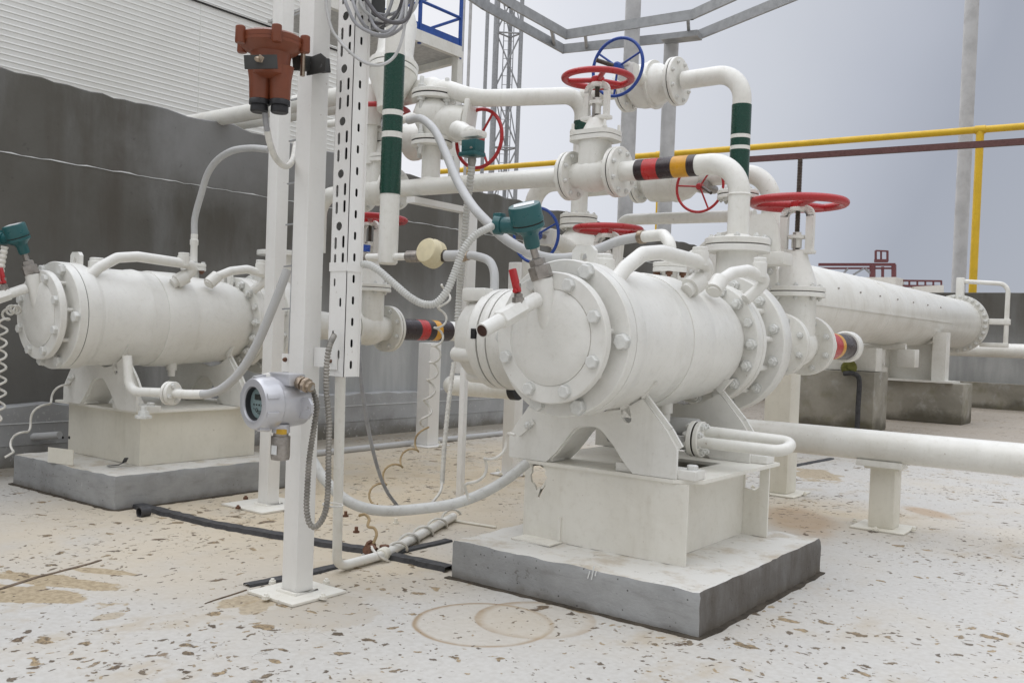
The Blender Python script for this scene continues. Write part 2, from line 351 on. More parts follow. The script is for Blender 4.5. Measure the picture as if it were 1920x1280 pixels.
def coil(bm, pts, r, R0, pitch, seg=6, stretch=None):
    P = resample(pts, pitch / 12); o = []; x = None
    for i, p in enumerate(P):
        t = (P[min(i + 1, len(P) - 1)] - P[max(i - 1, 0)]).normalized()
        if x is None: x = frame(t)[0]
        x = (x - t * x.dot(t)).normalized(); y = t.cross(x); a = 2 * math.pi * i / 12
        o.append(p + (x * math.cos(a) + y * math.sin(a)) * R0)
    return tube(bm, o, r, seg)
def lathe(bm, o, axis, prof, seg=32, rot=0.0, cap=True):
    x, y, z = frame(axis); o = V(o); rings = []
    for r, h in prof:
        rings.append([bm.verts.new(o + z * h + (x * math.cos(a) + y * math.sin(a)) * r) for a in (rot + 2 * math.pi * k / seg for k in range(seg))])
    for a, b in zip(rings, rings[1:]):
        for k in range(seg): bm.faces.new((a[k], a[(k + 1) % seg], b[(k + 1) % seg], b[k]))
    if cap: bm.faces.new(rings[0][::-1]); bm.faces.new(rings[-1])
    return bm
def disc(bm, o, axis, r, t, seg=40, c=.004): return lathe(bm, o, axis, [(r - c, 0), (r, c), (r, t - c), (r - c, t)], seg)
def washer(bm, o, axis, r, ri, t, seg=40, c=.003):
    x, y, z = frame(axis); o = V(o); rings = []
    for rr, h in ((ri, 0), (r - c, 0), (r, c), (r, t - c), (r - c, t), (ri, t)):
        rings.append([bm.verts.new(o + z * h + (x * math.cos(a) + y * math.sin(a)) * rr) for a in (2 * math.pi * k / seg for k in range(seg))])
    for a, b in zip(rings, rings[1:] + rings[:1]):
        for k in range(seg): bm.faces.new((a[k], a[(k + 1) % seg], b[(k + 1) % seg], b[k]))
    return bm
def torus(bm, o, axis, R0, r, seg=48, s2=10, flat=1.0):
    x, y, z = frame(axis); o = V(o); rings = []
    for k in range(seg):
        a = 2 * math.pi * k / seg; d = x * math.cos(a) + y * math.sin(a)
        rings.append([bm.verts.new(o + d * (R0 + r * math.cos(b)) + z * r * flat * math.sin(b)) for b in (2 * math.pi * j / s2 for j in range(s2))])
    for k in range(seg):
        a, b = rings[k], rings[(k + 1) % seg]
        for j in range(s2): bm.faces.new((a[j], b[j], b[(j + 1) % s2], a[(j + 1) % s2]))
    return bm
def box(bm, c, s, Mx=None, bev=0.0):
    g = bmesh.ops.create_cube(bm, size=1); vs = g['verts']
    bmesh.ops.scale(bm, vec=V(s), verts=vs)
    if bev:
        es = list({e for v in vs for e in v.link_edges}); q = bmesh.ops.bevel(bm, geom=es, offset=bev, segments=2, affect='EDGES', profile=.6)
        vs = list({v for f in q['faces'] for v in f.verts} | {v for v in vs if v.is_valid})
        # collect the whole island
        seen = set(vs); st = list(vs)
        while st:
            v = st.pop()
            for e in v.link_edges:
                o_ = e.other_vert(v)
                if o_ not in seen: seen.add(o_); st.append(o_)
        vs = list(seen)
    if Mx is not None: bmesh.ops.transform(bm, matrix=Mx, verts=vs)
    bmesh.ops.translate(bm, vec=V(c), verts=vs); return bm
def span(bm, a, b, bev=0.0):
    a, b = V(a), V(b); return box(bm, (a + b) / 2, [abs(x) for x in (b - a)], None, bev)
def bar(bm, a, b, wd, ht=None, up=(0, 0, 1), bev=0.0):
    a, b = V(a), V(b); z = (b - a).normalized(); up = V(up)
    if abs(z.dot(up)) > .98: up = V((0, 1, 0))
    x = up.cross(z).normalized(); y = z.cross(x); Mx = Matrix((x, y, z)).transposed().to_4x4()
    return box(bm, (a + b) / 2, (wd, ht or wd, (b - a).length), Mx, bev)
def plate(bm, outer, holes, o, ux, uy, th):
    """flat plate with real holes: outline in (u, v), thickness along ux x uy"""
    ux, uy, o = V(ux), V(uy), V(o); t = BM(); loops = []
    for lp in [outer] + holes:
        vs = [t.verts.new((p[0], p[1], 0)) for p in lp]; loops += [t.edges.new((vs[i], vs[(i + 1) % len(vs)])) for i in range(len(vs))]
    bmesh.ops.triangle_fill(t, use_beauty=True, use_dissolve=False, edges=loops)
    for f in t.faces:
        if f.normal.z < 0: f.normal_flip()
    q = bmesh.ops.extrude_face_region(t, geom=list(t.faces)); bmesh.ops.translate(t, vec=(0, 0, th), verts=[g for g in q['geom'] if isinstance(g, bmesh.types.BMVert)])
    bmesh.ops.recalc_face_normals(t, faces=list(t.faces))
    w3 = ux.cross(uy); Mx = Matrix((ux, uy, w3)).transposed().to_4x4(); Mx.translation = o
    t.transform(Mx); me = bpy.data.meshes.new('tmp'); t.to_mesh(me); t.free(); bm.from_mesh(me); bpy.data.meshes.remove(me); return bm
def slot(cx, cy, wd, ht, n=5):
    r = min(wd, ht) / 2; o = []
    if ht >= wd:
        for k in range(n + 1): a = math.pi * k / n; o.append((cx + r * math.cos(a), cy + ht / 2 - r + r * math.sin(a)))
        for k in range(n + 1): a = math.pi + math.pi * k / n; o.append((cx + r * math.cos(a), cy - ht / 2 + r + r * math.sin(a)))
    return o
def circ(cx, cy, r, n=16): return [(cx + r * math.cos(2 * math.pi * k / n), cy + r * math.sin(2 * math.pi * k / n)) for k in range(n)]

# ---------------------------------------------------------------- objects
def root_of(o):
    while o.parent: o = o.parent
    return o
def finish(me, ang):
    me.polygons.foreach_set('use_smooth', [True] * len(me.polygons)); me.set_sharp_from_angle(angle=R(ang))
def part(name, bm, mat, parent, label=None, ang=38):
    base = root_of(parent).location
    bmesh.ops.translate(bm, vec=-base, verts=list(bm.verts)); bmesh.ops.recalc_face_normals(bm, faces=list(bm.faces))
    me = bpy.data.meshes.new(name); bm.to_mesh(me); bm.free(); me.materials.append(M[mat]); finish(me, ang)
    o = bpy.data.objects.new(name, me); COL.objects.link(o); o.parent = parent
    if label: o['label'] = label
    return o
def tag(o, label, cat, group=None):
    o['label'] = label; o['category'] = cat
    if group: o['group'] = group
    return o
def thing(name, label, cat, loc, group=None):
    o = bpy.data.objects.new(name, None); COL.objects.link(o); o.location = V(loc); o.empty_display_size = .1
    return tag(o, label, cat, group)
def solo(name, bm, mat, label, cat, base=None, group=None, ang=38, kind=None):
    if base is None:
        zs = min(v.co.z for v in bm.verts); n = len(bm.verts); c = sum((v.co for v in bm.verts), V()) / n; base = V((c.x, c.y, zs))
    base = V(base); bmesh.ops.translate(bm, vec=-base, verts=list(bm.verts)); bmesh.ops.recalc_face_normals(bm, faces=list(bm.faces))
    me = bpy.data.meshes.new(name); bm.to_mesh(me); bm.free(); me.materials.append(M[mat]); finish(me, ang)
    o = bpy.data.objects.new(name, me); COL.objects.link(o); o.location = base
    if kind: o['kind'] = kind
    if label: tag(o, label, cat, group)
    return o
def copy_tree(o, parent=None):
    c = o.copy(); COL.objects.link(c)
    if parent: c.parent = parent
    for ch in list(o.children): copy_tree(ch, c)
    return c
_bm = {}
def bolt_mesh(kind, size, mat):
    """hex head (or nut with stud end), along +Z from z=0; size = across-corner radius"""
    k = (kind, round(size, 4), mat)
    if k not in _bm:
        b = BM(); h = size * .85
        lathe(b, (0, 0, -.002), (0, 0, 1), [(size * 1.08, 0), (size * 1.08, size * .12)], 18)
        lathe(b, (0, 0, 0), (0, 0, 1), [(size * .98, 0), (size, size * .05), (size, h * .86), (size * .84, h)], 6)
        if kind == 'nut': lathe(b, (0, 0, 0), (0, 0, 1), [(size * .56, 0), (size * .56, h * 1.45), (size * .46, h * 1.6)], 14)
        if kind == 'stud': lathe(b, (0, 0, 0), (0, 0, 1), [(size * .56, 0), (size * .56, h * 3.2), (size * .46, h * 3.4)], 14)
        me = bpy.data.meshes.new('bolt'); bmesh.ops.recalc_face_normals(b, faces=list(b.faces)); b.to_mesh(me); b.free(); me.materials.append(M[mat]); finish(me, 30); _bm[k] = me
    return _bm[k]
def bolts(parent, o, axis, pr, angs, size, kind='head', mat='bolt', name='bolt'):
    """bolt circle: angles in degrees measured from horizontal, seen along the axis"""
    x, y, z = frame(axis); o = V(o); base = root_of(parent).location; me = bolt_mesh(kind, size, mat)
    for a in angs:
        a = R(a); ob = bpy.data.objects.new(name, me); COL.objects.link(ob); ob.parent = parent
        Mx = Matrix((x, y, z)).transposed().to_4x4() @ Matrix.Rotation(random.uniform(0, 1), 4, 'Z')
        Mx.translation = o + (x * math.cos(a) + y * math.sin(a)) * pr - base; ob.matrix_local = Mx
def evn(n, off=None): off = 180 / n if off is None else off; return [off + 360 * k / n for k in range(n)]

def flange(parent, o, axis, r, t, nb=8, bs=None, gap=.008, kind='nut', neck=None, pr=None, both=True):
    """two mating discs with a dark joint, centred on o"""
    o = V(o); a = V(axis).normalized(); bs = bs or r * .085; pr = pr or r * .80
    f1 = part('flange', disc(BM(), o - a * (t + gap / 2), a, r, t), 'white', parent)
    f2 = part('flange', disc(BM(), o + a * gap / 2, a, r, t), 'white', parent)
    part('gasket', disc(BM(), o - a * (gap / 2 + .002), a, r * .965, gap + .004, 40, .0005), 'gasket', f1)
    bolts(f1, o - a * (t + gap / 2), -a, pr, evn(nb), bs, kind); bolts(f2, o + a * (t + gap / 2), a, pr, evn(nb), bs, kind)
    return f1, f2
def wheel(parent, o, normal, r, mat, nsp=3, rim=None, rot=.4, dish=.03, hub=.045, flat=1.0, swr=.5):
    rim = rim or r * .072; x, y, z = frame(normal); o = V(o)
    hw = part('handwheel', torus(BM(), o, normal, r - rim, rim, 56, 12, flat), mat, parent)
    for k in range(nsp):
        a = rot + 2 * math.pi * k / nsp; d = x * math.cos(a) + y * math.sin(a)
        part('spoke', tube(BM(), [o - z * dish, o + d * (r - rim * 1.2)], rim * swr * 1.35, 10), mat, hw)
    part('hub', lathe(BM(), o - z * (dish + .035), normal, [(hub, 0), (hub * 1.05, .01), (hub, .055), (hub * .7, .065)], 20), mat, hw)
    return hw

def gate_valve(label, o, axis, fr, half, bz, wz, wr, st, base=None, nb=8, round_bonnet=True, yoke_y=True, group='gate valves with handwheels', bk=1.0, bw=None, wheelmat='red', pipe_r=.08, yoke_w=.10, neckz=None):
    o = V(o); a = V(axis).normalized(); side = V((0, 0, 1)).cross(a).normalized(); up = V((0, 0, 1))
    t = thing('gate_valve', label, 'valve', o - up * fr if base is None else base, group)
    bw = bw or fr * .92; pr = pipe_r
    b = BM(); lathe(b, o - a * half, a, [(pr * 1.25, 0), (pr * 1.3, half * .35), (fr * .70, half * .72), (fr * .74, half), (fr * .70, half * 1.28), (pr * 1.3, half * 1.65), (pr * 1.25, half * 2)], 36)
    part('body', b, 'white', t)
    b = BM(); x, y = a, side
    prof = [(-.3 * fr, .74, .62), (0, .76, .66), (bz * .55, .74, .66), (bz - .03, .72, .68)]
    rings = []
    for h, kx, ky in prof: rings.append([b.verts.new(o + up * h + x * (fr * kx * .82 * math.copysign(abs(math.cos(q)) ** .7, math.cos(q))) + y * (fr * ky * math.copysign(abs(math.sin(q)) ** .8, math.sin(q)))) for q in (2 * math.pi * k / 32 for k in range(32))])
    for r1, r2 in zip(rings, rings[1:]):
        for k in range(32): b.faces.new((r1[k], r1[(k + 1) % 32], r2[(k + 1) % 32], r2[k]))
    part('bonnet_neck', b, 'white', t)
    for s in (-1, 1): flange(t, o + a * s * half, a * s, fr, .032, nb, fr * .10)
    # bonnet flange
    if round_bonnet:
        f1, f2 = flange(t, o + up * bz, up, bw, .036, nb, fr * .085, .007)
    else:
        for s, nm in ((-1, 'bonnet_flange'), (1, 'bonnet_flange')):
            b = BM(); rr = []
            for h in (0, .034): rr.append([b.verts.new(o + up * (bz + (.003 if s > 0 else -.037) + h) + x * (bw * .95 * math.copysign(abs(math.cos(q)) ** .55, math.cos(q))) + y * (bw * .72 * math.copysign(abs(math.sin(q)) ** .55, math.sin(q)))) for q in (2 * math.pi * k / 40 for k in range(40))])
            for k in range(40): b.faces.new((rr[0][k], rr[0][(k + 1) % 40], rr[1][(k + 1) % 40], rr[1][k]))
            b.faces.new(rr[0][::-1]); b.faces.new(rr[1]); q_ = part(nm, b, 'white', t)
            me = bolt_mesh('stud', fr * .11, 'white')
            if s > 0:
                for sx in (-1, 1):
                    for sy in (-1, 1):
                        ob = bpy.data.objects.new('bolt', me); COL.objects.link(ob); ob.parent = q_; ob.location = o + up * (bz + .037) + x * sx * bw * .72 + y * sy * bw * .52 - t.location
    # bonnet dome, gland, yoke, stem
    nz = neckz or (bz + (wz - bz) * .36)
    b = BM(); lathe(b, o + up * (bz + .03), up, [(bw * .74 * bk, 0), (bw * .66 * bk, (nz - bz) * .25), (bw * .42 * bk, (nz - bz) * .72), (bw * .36 * bk, (nz - bz) - .03)], 32); part('bonnet', b, 'white', t)
    yd = side if yoke_y else a; od = a if yoke_y else side; yw = yoke_w
    b = BM(); box(b, o + up * nz, [abs(yd[i]) * yw * 2.9 + abs(od[i]) * yw * 1.0 + abs(up[i]) * .032 for i in range(3)], None, .01)
    part('gland_flange', b, 'white', t)
    gp = part('gland', lathe(BM(), o + up * (nz + .03), up, [(yw * .40, 0), (yw * .40, .07), (yw * .7, .075), (yw * .7, .1), (yw * .34, .105), (yw * .34, .125)], 20), 'white', t)
    for s in (-1, 1):
        part('gland_bolt', tube(BM(), [o + od * s * yw * .52 + up * (nz - .04), o + od * s * yw * .52 + up * (nz + .15)], .011, 8), 'steel', gp)
    b = BM(); top = wz - .035
    for s in (-1, 1):
        P = bend([o + yd * s * yw * 1.05 + up * (nz + .01), o + yd * s * yw * 1.05 + up * (top - .03), o + yd * s * yw * .25 + up * top], .06, 6)
        fl = [bar(b, p, q + (q - p) * .02, yw * .62 if yoke_y else yw * .5, yw * .42, od) for p, q in zip(P, P[1:])]
    lathe(b, o + up * (top - .03), up, [(yw * .62, 0), (yw * .66, .02), (yw * .55, .055), (yw * .45, .06)], 24); part('yoke', b, 'white', t)
    P = [o + up * (nz - .02 + i * .006) for i in range(int((wz + st - nz) / .006))]
    part('stem', tube(BM(), P, .02, 14, True, lambda i: .021 if i % 2 else .0165), 'thread', t)
    wheel(t, o + up * wz, (0, 0, 1), wr, wheelmat, 3, wr * .105, .5, .012, yw * .6, .8)
    return t

def pipe(name, label, pts, r, mat='white', Rr=.2, seg=24, cat='pipe', group=None, bands=(), n=9):
    P = bend(pts, Rr, n); base = V(min(P, key=lambda p: p[2]))
    t = thing(name, label, cat, base, group) if bands else None
    b = tube(BM(), P, r, seg)
    if not bands: return solo(name, b, mat, label, cat, base, group)
    part('run', b, mat, t)
    for nm, m_, a, c in bands: part(nm, tube(BM(), [V(a), V(c)], r + .003, seg), m_, t)
    return t

# ================================================================ SETTING
b = BM(); bmesh.ops.create_grid(b, x_segments=1, y_segments=1, size=400)
solo('ground', b, 'floor', None, None, (0, 0, 0), kind='structure')

def wavy_wall(p0, p1, zt0, zt1, th, step=.12, jag=.018, z0=0.0, nrm=(1, 0, 0)):
    """wall whose broken top edge wanders a little"""
    b = BM(); p0, p1, nrm = V(p0), V(p1), V(nrm); n = int((p1 - p0).length / step); rng = random.Random(3); prev = None; dz = 0
    for i in range(n + 1):
        t = i / n; p = p0.lerp(p1, t); dz = dz * .8 + rng.uniform(-jag, jag); z = zt0 + (zt1 - zt0) * t + dz
        q = [b.verts.new((*(p).xy, z0)), b.verts.new((*(p).xy, z - .012)), b.verts.new((*(p - nrm * .012).xy, z)), b.verts.new((*(p - nrm * th).xy, z - rng.uniform(0, .01))), b.verts.new((*(p - nrm * th).xy, z0))]
        if prev:
            for k in range(4): b.faces.new((prev[k], prev[k + 1], q[k + 1], q[k]))
        else: b.faces.new(q)
        prev = q
    b.faces.new(prev[::-1]); return b
WX = -8.95
t = thing('concrete_wall', 'long dark grey concrete wall running along the left side behind the pumps', 'wall', (WX, 10, 0))
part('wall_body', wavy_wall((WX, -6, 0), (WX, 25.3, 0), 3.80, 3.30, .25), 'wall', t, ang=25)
rng = random.Random(11); b = BM(); prev = None
for i in range(330):
    y = -5 + i * .09; dz = rng.uniform(-.006, .006); hgt = .004 + .010 * rng.random() ** 2
    q = [b.verts.new((WX - .01, y, 2.885 + dz)), b.verts.new((WX + .006, y, 2.885 + dz)), b.verts.new((WX + .006, y, 2.885 + dz + hgt)), b.verts.new((WX - .01, y, 2.885 + dz + hgt))]
    if prev:
        for k in range(4): b.faces.new((prev[k], prev[(k + 1) % 4], q[(k + 1) % 4], q[k]))
    prev = q
part('joint_line', b, 'label', t)
b = BM(); span(b, (WX - .1, -6, 1.42), (WX + .004, 25.2, 1.425)); part('joint_line', b, 'wall', t)
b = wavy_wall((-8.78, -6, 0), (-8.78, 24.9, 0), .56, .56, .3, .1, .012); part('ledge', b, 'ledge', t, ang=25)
for zz in (.20, .40):
    b = BM(); span(b, (-8.9, -6, zz), (-8.774, 24.9, zz + .006)); part('ledge_joint', b, 'label' if zz > .3 else 'ledge', t)
t = thing('back_wall', 'low grey concrete wall closing the yard behind the large tank', 'wall', (10, 25.2, 0))
part('wall_body', wavy_wall((-8.7, 25.3, 0), (40, 25.3, 0), 2.82, 2.82, .25, .3, .006, 0, (0, -1, 0)), 'wall', t, ang=25)
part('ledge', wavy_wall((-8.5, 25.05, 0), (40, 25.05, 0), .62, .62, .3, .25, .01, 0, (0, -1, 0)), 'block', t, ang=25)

# white ribbed building beyond the wall
SX = -16.0; pz = on_x(0, 60, SX).z - on_x(0, 71.6, SX).z
t = thing('industrial_building', 'large building clad in white horizontal ribbed siding behind the left wall', 'building', (SX, 0, 0))
b = BM(); prev = None; z = 1.5; prof = []
while z < 15: prof += [(0, z), (.003, z + pz * .66), (.012, z + pz * .76), (.010, z + pz * .93)]; z += pz
ye = on_x(668, 60, SX).y
for y in (-14, 0, 14, ye):
    q = [b.verts.new((SX + d, y, zz)) for d, zz in prof]
    if prev:
        for k in range(len(q) - 1): b.faces.new((prev[k], prev[k + 1], q[k + 1], q[k]))
    prev = q
part('ribbed_siding', b, 'siding', t, ang=20)
b = BM(); span(b, (SX - 9, -14, 0), (SX - .02, ye - .02, 15)); part('core', b, 'siding', t)
b = BM(); span(b, (SX - .05, -14, on_x(360, 0, SX).z - .012), (SX + .04, ye, on_x(360, 0, SX).z + .012)); part('lap_joint', b, 'gasket', t)
y = on_x(374, 80, SX).y
b = BM(); span(b, (SX, y, 1.5), (SX + .018, y + .006, 15)); part('sheet_joint', b, 'siding', t)

# floor strips, cracks
def strip(name, pts, wd, mat, z=.012, kind='structure', jit=.006, th=.012, seed=1):
    b = BM(); rng = random.Random(seed); P = resample(pts, .06); prev = None
    for i, p in enumerate(P):
        tg = (P[min(i + 1, len(P) - 1)] - P[max(i - 1, 0)]).normalized(); s = V((-tg.y, tg.x, 0)); w_ = wd[0] + (wd[1] - wd[0]) * i / (len(P) - 1) if isinstance(wd, tuple) else wd
        a, c = w_ / 2 + rng.uniform(-jit, jit), w_ / 2 + rng.uniform(-jit, jit)
        q = [b.verts.new(V((p.x, p.y, 0)) + s * a + V((0, 0, z - th))), b.verts.new(V((p.x, p.y, 0)) + s * a * .85 + V((0, 0, z))), b.verts.new(V((p.x, p.y, 0)) - s * c * .85 + V((0, 0, z))), b.verts.new(V((p.x, p.y, 0)) - s * c + V((0, 0, z - th)))]
        if prev:
            for k in range(3): b.faces.new((prev[k], prev[k + 1], q[k + 1], q[k]))
        prev = q
    return solo(name, b, mat, None, None, None, kind=kind)
g = lambda px, py: on_z(px, py)
strip('drain_strip', [g(246, 948), g(400, 986), g(560, 1014), g(690, 1036), g(843, 1070)], (.10, .085), 'strip', .03, jit=.012, th=.03)
strip('expansion_joint', [g(462, 1099), g(560, 1080), g(700, 1046), g(842, 1014)], .075, 'strip', .014, seed=4)
strip('expansion_joint', [g(1478, 876), g(1560, 860)], .07, 'strip', .014, seed=5)
strip('floor_seam', [g(-40, 1114), g(0, 1104), g(70, 1082), g(150, 1062), g(190, 1050)], (.028, .02), 'seam', .005, th=.006, seed=6)
strip('floor_seam', [g(384, 1132), g(425, 1118), g(462, 1106)], (.008, .02), 'seam', .005, th=.006, seed=7)

# ================================================================ CONCRETE PLINTHS
def plinth(label, x0, x1, y0, y1, h, group):
    b = BM(); rng = random.Random(int(-x0 * 10)); n = 40; nz_ = [0, h * .35, h * .7, h - .02, h]
    loop = [(x0 + (x1 - x0) * i / n, y0) for i in range(n)] + [(x1, y0 + (y1 - y0) * i / n) for i in range(n)] + [(x1 - (x1 - x0) * i / n, y1) for i in range(n)] + [(x0, y1 - (y1 - y0) * i / n) for i in range(n)]
    wob = [rng.uniform(-.009, .004) for _ in loop]; wob = [(wob[i - 1] + 2 * wob[i] + wob[(i + 1) % len(wob)]) / 4 for i in range(len(wob))]; zj = lambda zi, k: wob[k] if zi >= len(nz_) - 2 else rng.uniform(-.01, .01)
    rings = []; cx, cy = (x0 + x1) / 2, (y0 + y1) / 2
    for zi, z in enumerate(nz_ + [h]):
        k = 1 if zi < len(nz_) - 1 else (.992 if zi == len(nz_) - 1 else .97)
        rings.append([b.verts.new((cx + (x - cx) * k + rng.uniform(-.004, .004), cy + (y - cy) * k + rng.uniform(-.004, .004), z + (zj(zi, k_) if 0 < zi < 6 else 0))) for k_, (x, y) in enumerate(loop)])
    for r1, r2 in zip(rings, rings[1:]):
        for k in range(len(loop)): b.faces.new((r1[k], r1[(k + 1) % len(loop)], r2[(k + 1) % len(loop)], r2[k]))
    cv = b.verts.new((cx, cy, h))
    for k in range(len(loop)): b.faces.new((rings[-1][k], rings[-1][(k + 1) % len(loop)], cv))
    return solo('concrete_plinth', b, 'plinth', label, 'plinth', (cx, cy, 0), group, ang=50)
pg = 'concrete plinths under the pumps'
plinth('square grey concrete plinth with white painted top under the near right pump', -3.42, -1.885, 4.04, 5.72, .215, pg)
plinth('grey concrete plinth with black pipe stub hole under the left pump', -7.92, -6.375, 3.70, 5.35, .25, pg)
strip('floor_seam', [V((-3.44, 4.03, 0)), V((-2.6, 4.03, 0)), V((-1.875, 4.03, 0)), V((-1.87, 4.9, 0)), V((-1.87, 5.74, 0))], .045, 'seamdark', .006, jit=.009, th=.006, seed=8)  # dark crack along the plinth foot, doubling as painted contact shade
strip('floor_seam', [V((-7.95, 3.69, 0)), V((-7.0, 3.69, 0)), V((-6.365, 3.69, 0)), V((-6.365, 4.6, 0)), V((-6.365, 5.36, 0))], .05, 'seamdark', .006, jit=.010, th=.006, seed=9)  # left plinth: same dark crack with contact shade painted in
# stub in left plinth
c = on_y(253, 940, 3.69)
t = thing('drain_stub', 'short cut black drain pipe stub in the foot of the left concrete plinth', 'pipe stub', (c.x, c.y, 0))
b = BM(); lathe(b, (c.x + .03, c.y + .09, .034), (0, -1, 0), [(.038, 0), (.038, .075), (.031, .075), (.031, .02)], 20); part('pipe_wall', b, 'strip', t)

# ================================================================ PEDESTALS
def ragged(cx, cy, w, h, seed, n=22):
    rng = random.Random(seed); return [(cx + w / 2 * math.cos(2 * math.pi * k / n) * rng.uniform(.8, 1.15), cy + h / 2 * math.sin(2 * math.pi * k / n) * rng.uniform(.8, 1.15)) for k in range(n)]
t = thing('steel_pedestal', 'open white steel pedestal with torch cut holes carrying the right pump', 'pedestal', (-2.7, 5, .215), 'steel pedestals under the pumps')
TZ = .665
f = on_y
c1 = f(1012, 890, 4.453); c2 = f(1252, 912, 4.453)
W0, W1 = -3.215, -2.165
front = [(W0, .215), (W1, .215), (W1, TZ - .022), (W0, TZ - .022)]
part('front_panel', plate(BM(), front, [ragged(c1.x, c1.z - .005, .115, .15, 2), [(f(1020, 915, 4.453).x + a, f(1020, 915, 4.453).z + b_) for a, b_ in ((-.03, -.05), (-.018, -.055), (.02, .02), (.018, .05), (-.012, .0))]], (0, 4.453, 0), (1, 0, 0), (0, 0, 1), .016), 'dirtyw', t)
cc = f(1252, 905, 4.453)
part('scallop_patch', plate(BM(), [(cc.x - .055, TZ - .023), (cc.x + .045, TZ - .023), (cc.x + .045, TZ - .09), (cc.x + .02, TZ - .13), (cc.x - .02, TZ - .13), (cc.x - .05, TZ - .09)], [], (0, 4.449, 0), (1, 0, 0), (0, 0, 1), .003), 'cream', t)
back = [(W0, .215), (-2.14, .215), (-2.14, TZ - .022), (W0, TZ - .022)]
h = f(1412, 886, 5.5)
part('rear_panel', plate(BM(), back, [[(h.x - .045, TZ - .035), (h.x + .05, TZ - .035), (h.x + .05, TZ - .15), (h.x + .02, TZ - .175), (h.x - .045, TZ - .165)]], (0, 5.5, 0), (1, 0, 0), (0, 0, 1), .016), 'dirtyw', t)
b = BM(); span(b, (-2.315, 4.47, .215), (-2.30, 5.483, TZ - .022)); part('web_panel', b, 'dirtyw', t)
b = BM(); span(b, (-2.99, 4.47, .215), (-2.975, 5.483, TZ - .022)); part('web_panel', b, 'dirtyw', t)
b = BM()
tp = [(-3.27, 4.425), (-2.245, 4.425), (-2.12, 4.53), (-2.12, 5.60), (-3.27, 5.60)]
part('top_plate', plate(BM(), tp, [[(-2.85, 4.9), (-2.35, 4.9), (-2.35, 5.25), (-2.85, 5.25)]], (0, 0, TZ - .02), (1, 0, 0), (0, 1, 0), .02), 'dirtyw', t)
b = BM(); a = f(1040, 1016, 4.40); span(b, (-3.20, 4.30, .216), (-2.93, 4.45, .224)); span(b, (-2.965, 4.425, .225), (-2.945, 4.452, .36)); part('clip_plate', b, 'dirtyw', t)

t = thing('steel_pedestal', 'plain white steel box pedestal carrying the left pump', 'pedestal', (-7.15, 4.6, .25), 'steel pedestals under the pumps')
LT = on_x(268, 770, -6.72).z
LTZ = .69
b = BM(); span(b, (-7.82, 4.10, .25), (-6.72, 5.2, LTZ - .02), .006); part('box_body', b, 'cream', t)
b = BM(); span(b, (-7.92, 4.03, LTZ - .02), (-6.66, 5.3, LTZ)); part('top_plate', b, 'dirtyw', t)
for px, py in ((118, 820), (130, 820)):
    q = on_y(px, py, 4.1); part('bolt_hole', disc(BM(), q + V((0, .002, 0)), (0, -1, 0), .013, .005, 14, .001), 'dark', t)
q = on_y(113, 850, 3.92)
b = BM(); bar(b, on_z(90, 866, .252), on_z(137, 872, .252), .12, .006, (0, 1, 0)); bmesh.ops.translate(b, vec=(0, 0, .06), verts=list(b.verts))
solo('loose_plate', b, 'cream', 'loose white painted plate leaning on the left plinth in front of the pedestal', 'steel plate')
b = BM(); P = [on_z(202, 873, .26), on_z(222, 871, .26), on_z(233, 866, .28), on_z(237, 858, .33)]
bar(b, P[0], P[1], .03, .004); bar(b, P[1], P[2], .03, .004); bar(b, P[2], P[3], .03, .004)
solo('bent_strip', b, 'strip', 'bent dark metal strip lying on the left plinth', 'metal strip')

# ================================================================ MOTOR PUMPS
X0, ZC = -2.70, 1.385
AX = V((0, 1, 0)); ctr = lambda y, dz=0.0: V((X0, y, ZC + dz))
pump = thing('motor_pump', 'near right horizontal canned pump in white paint with its round cover facing the camera', 'pump', (X0, 5.0, TZ), 'horizontal motor pumps')
YC = 3.885
cover = part('end_cover', lathe(BM(), ctr(YC), AX, [(.01, -.022), (.12, -.019), (.19, -.012), (.225, -.002), (.238, .006), (.244, .008), (.244, .014), (.250, .008), (.330, .008), (.336, .014), (.336, .055), (.33, .06)], 72), 'pump', pump, ang=28)
bolts(cover, ctr(YC + .008), -AX, .288, [22.5 + 45 * k for k in range(8)], .034)
part('spacer', lathe(BM(), ctr(YC + .055), AX, [(.245, 0), (.245, .07)], 56), 'pump', pump)
studs = [45 * k for k in range(8)]
for k in studs:
    a = R(k + 8); p = ctr(YC + .05) + V((math.cos(a) * .300, 0, math.sin(a) * .300)); part('stud', tube(BM(), [p, p + V((0, .09, 0))], .016, 10), 'pump', pump)
fl = part('front_flange', lathe(BM(), ctr(4.0), AX, [(.27, 0), (.402, 0), (.408, .006), (.408, .064)], 80), 'pump', pump)
bolts(fl, ctr(4.0), -AX, .368, [67, -1, -70, 113, 181, 250], .042)
part('joint', lathe(BM(), ctr(4.06), AX, [(.404, 0), (.404, .012)], 80), 'gasket', pump)
body = part('motor_casing', lathe(BM(), ctr(4.068), AX, [(.40, 0), (.408, .004), (.408, .10), (.40, .118), (.388, .135), (.384, .15), (.384, .50), (.391, .52), (.394, .55), (.390, .58), (.386, .60), (.378, 1.0), (.362, 1.30), (.345, 1.44), (.318, 1.52), (.305, 1.56)], 96), 'pump', pump, ang=50)
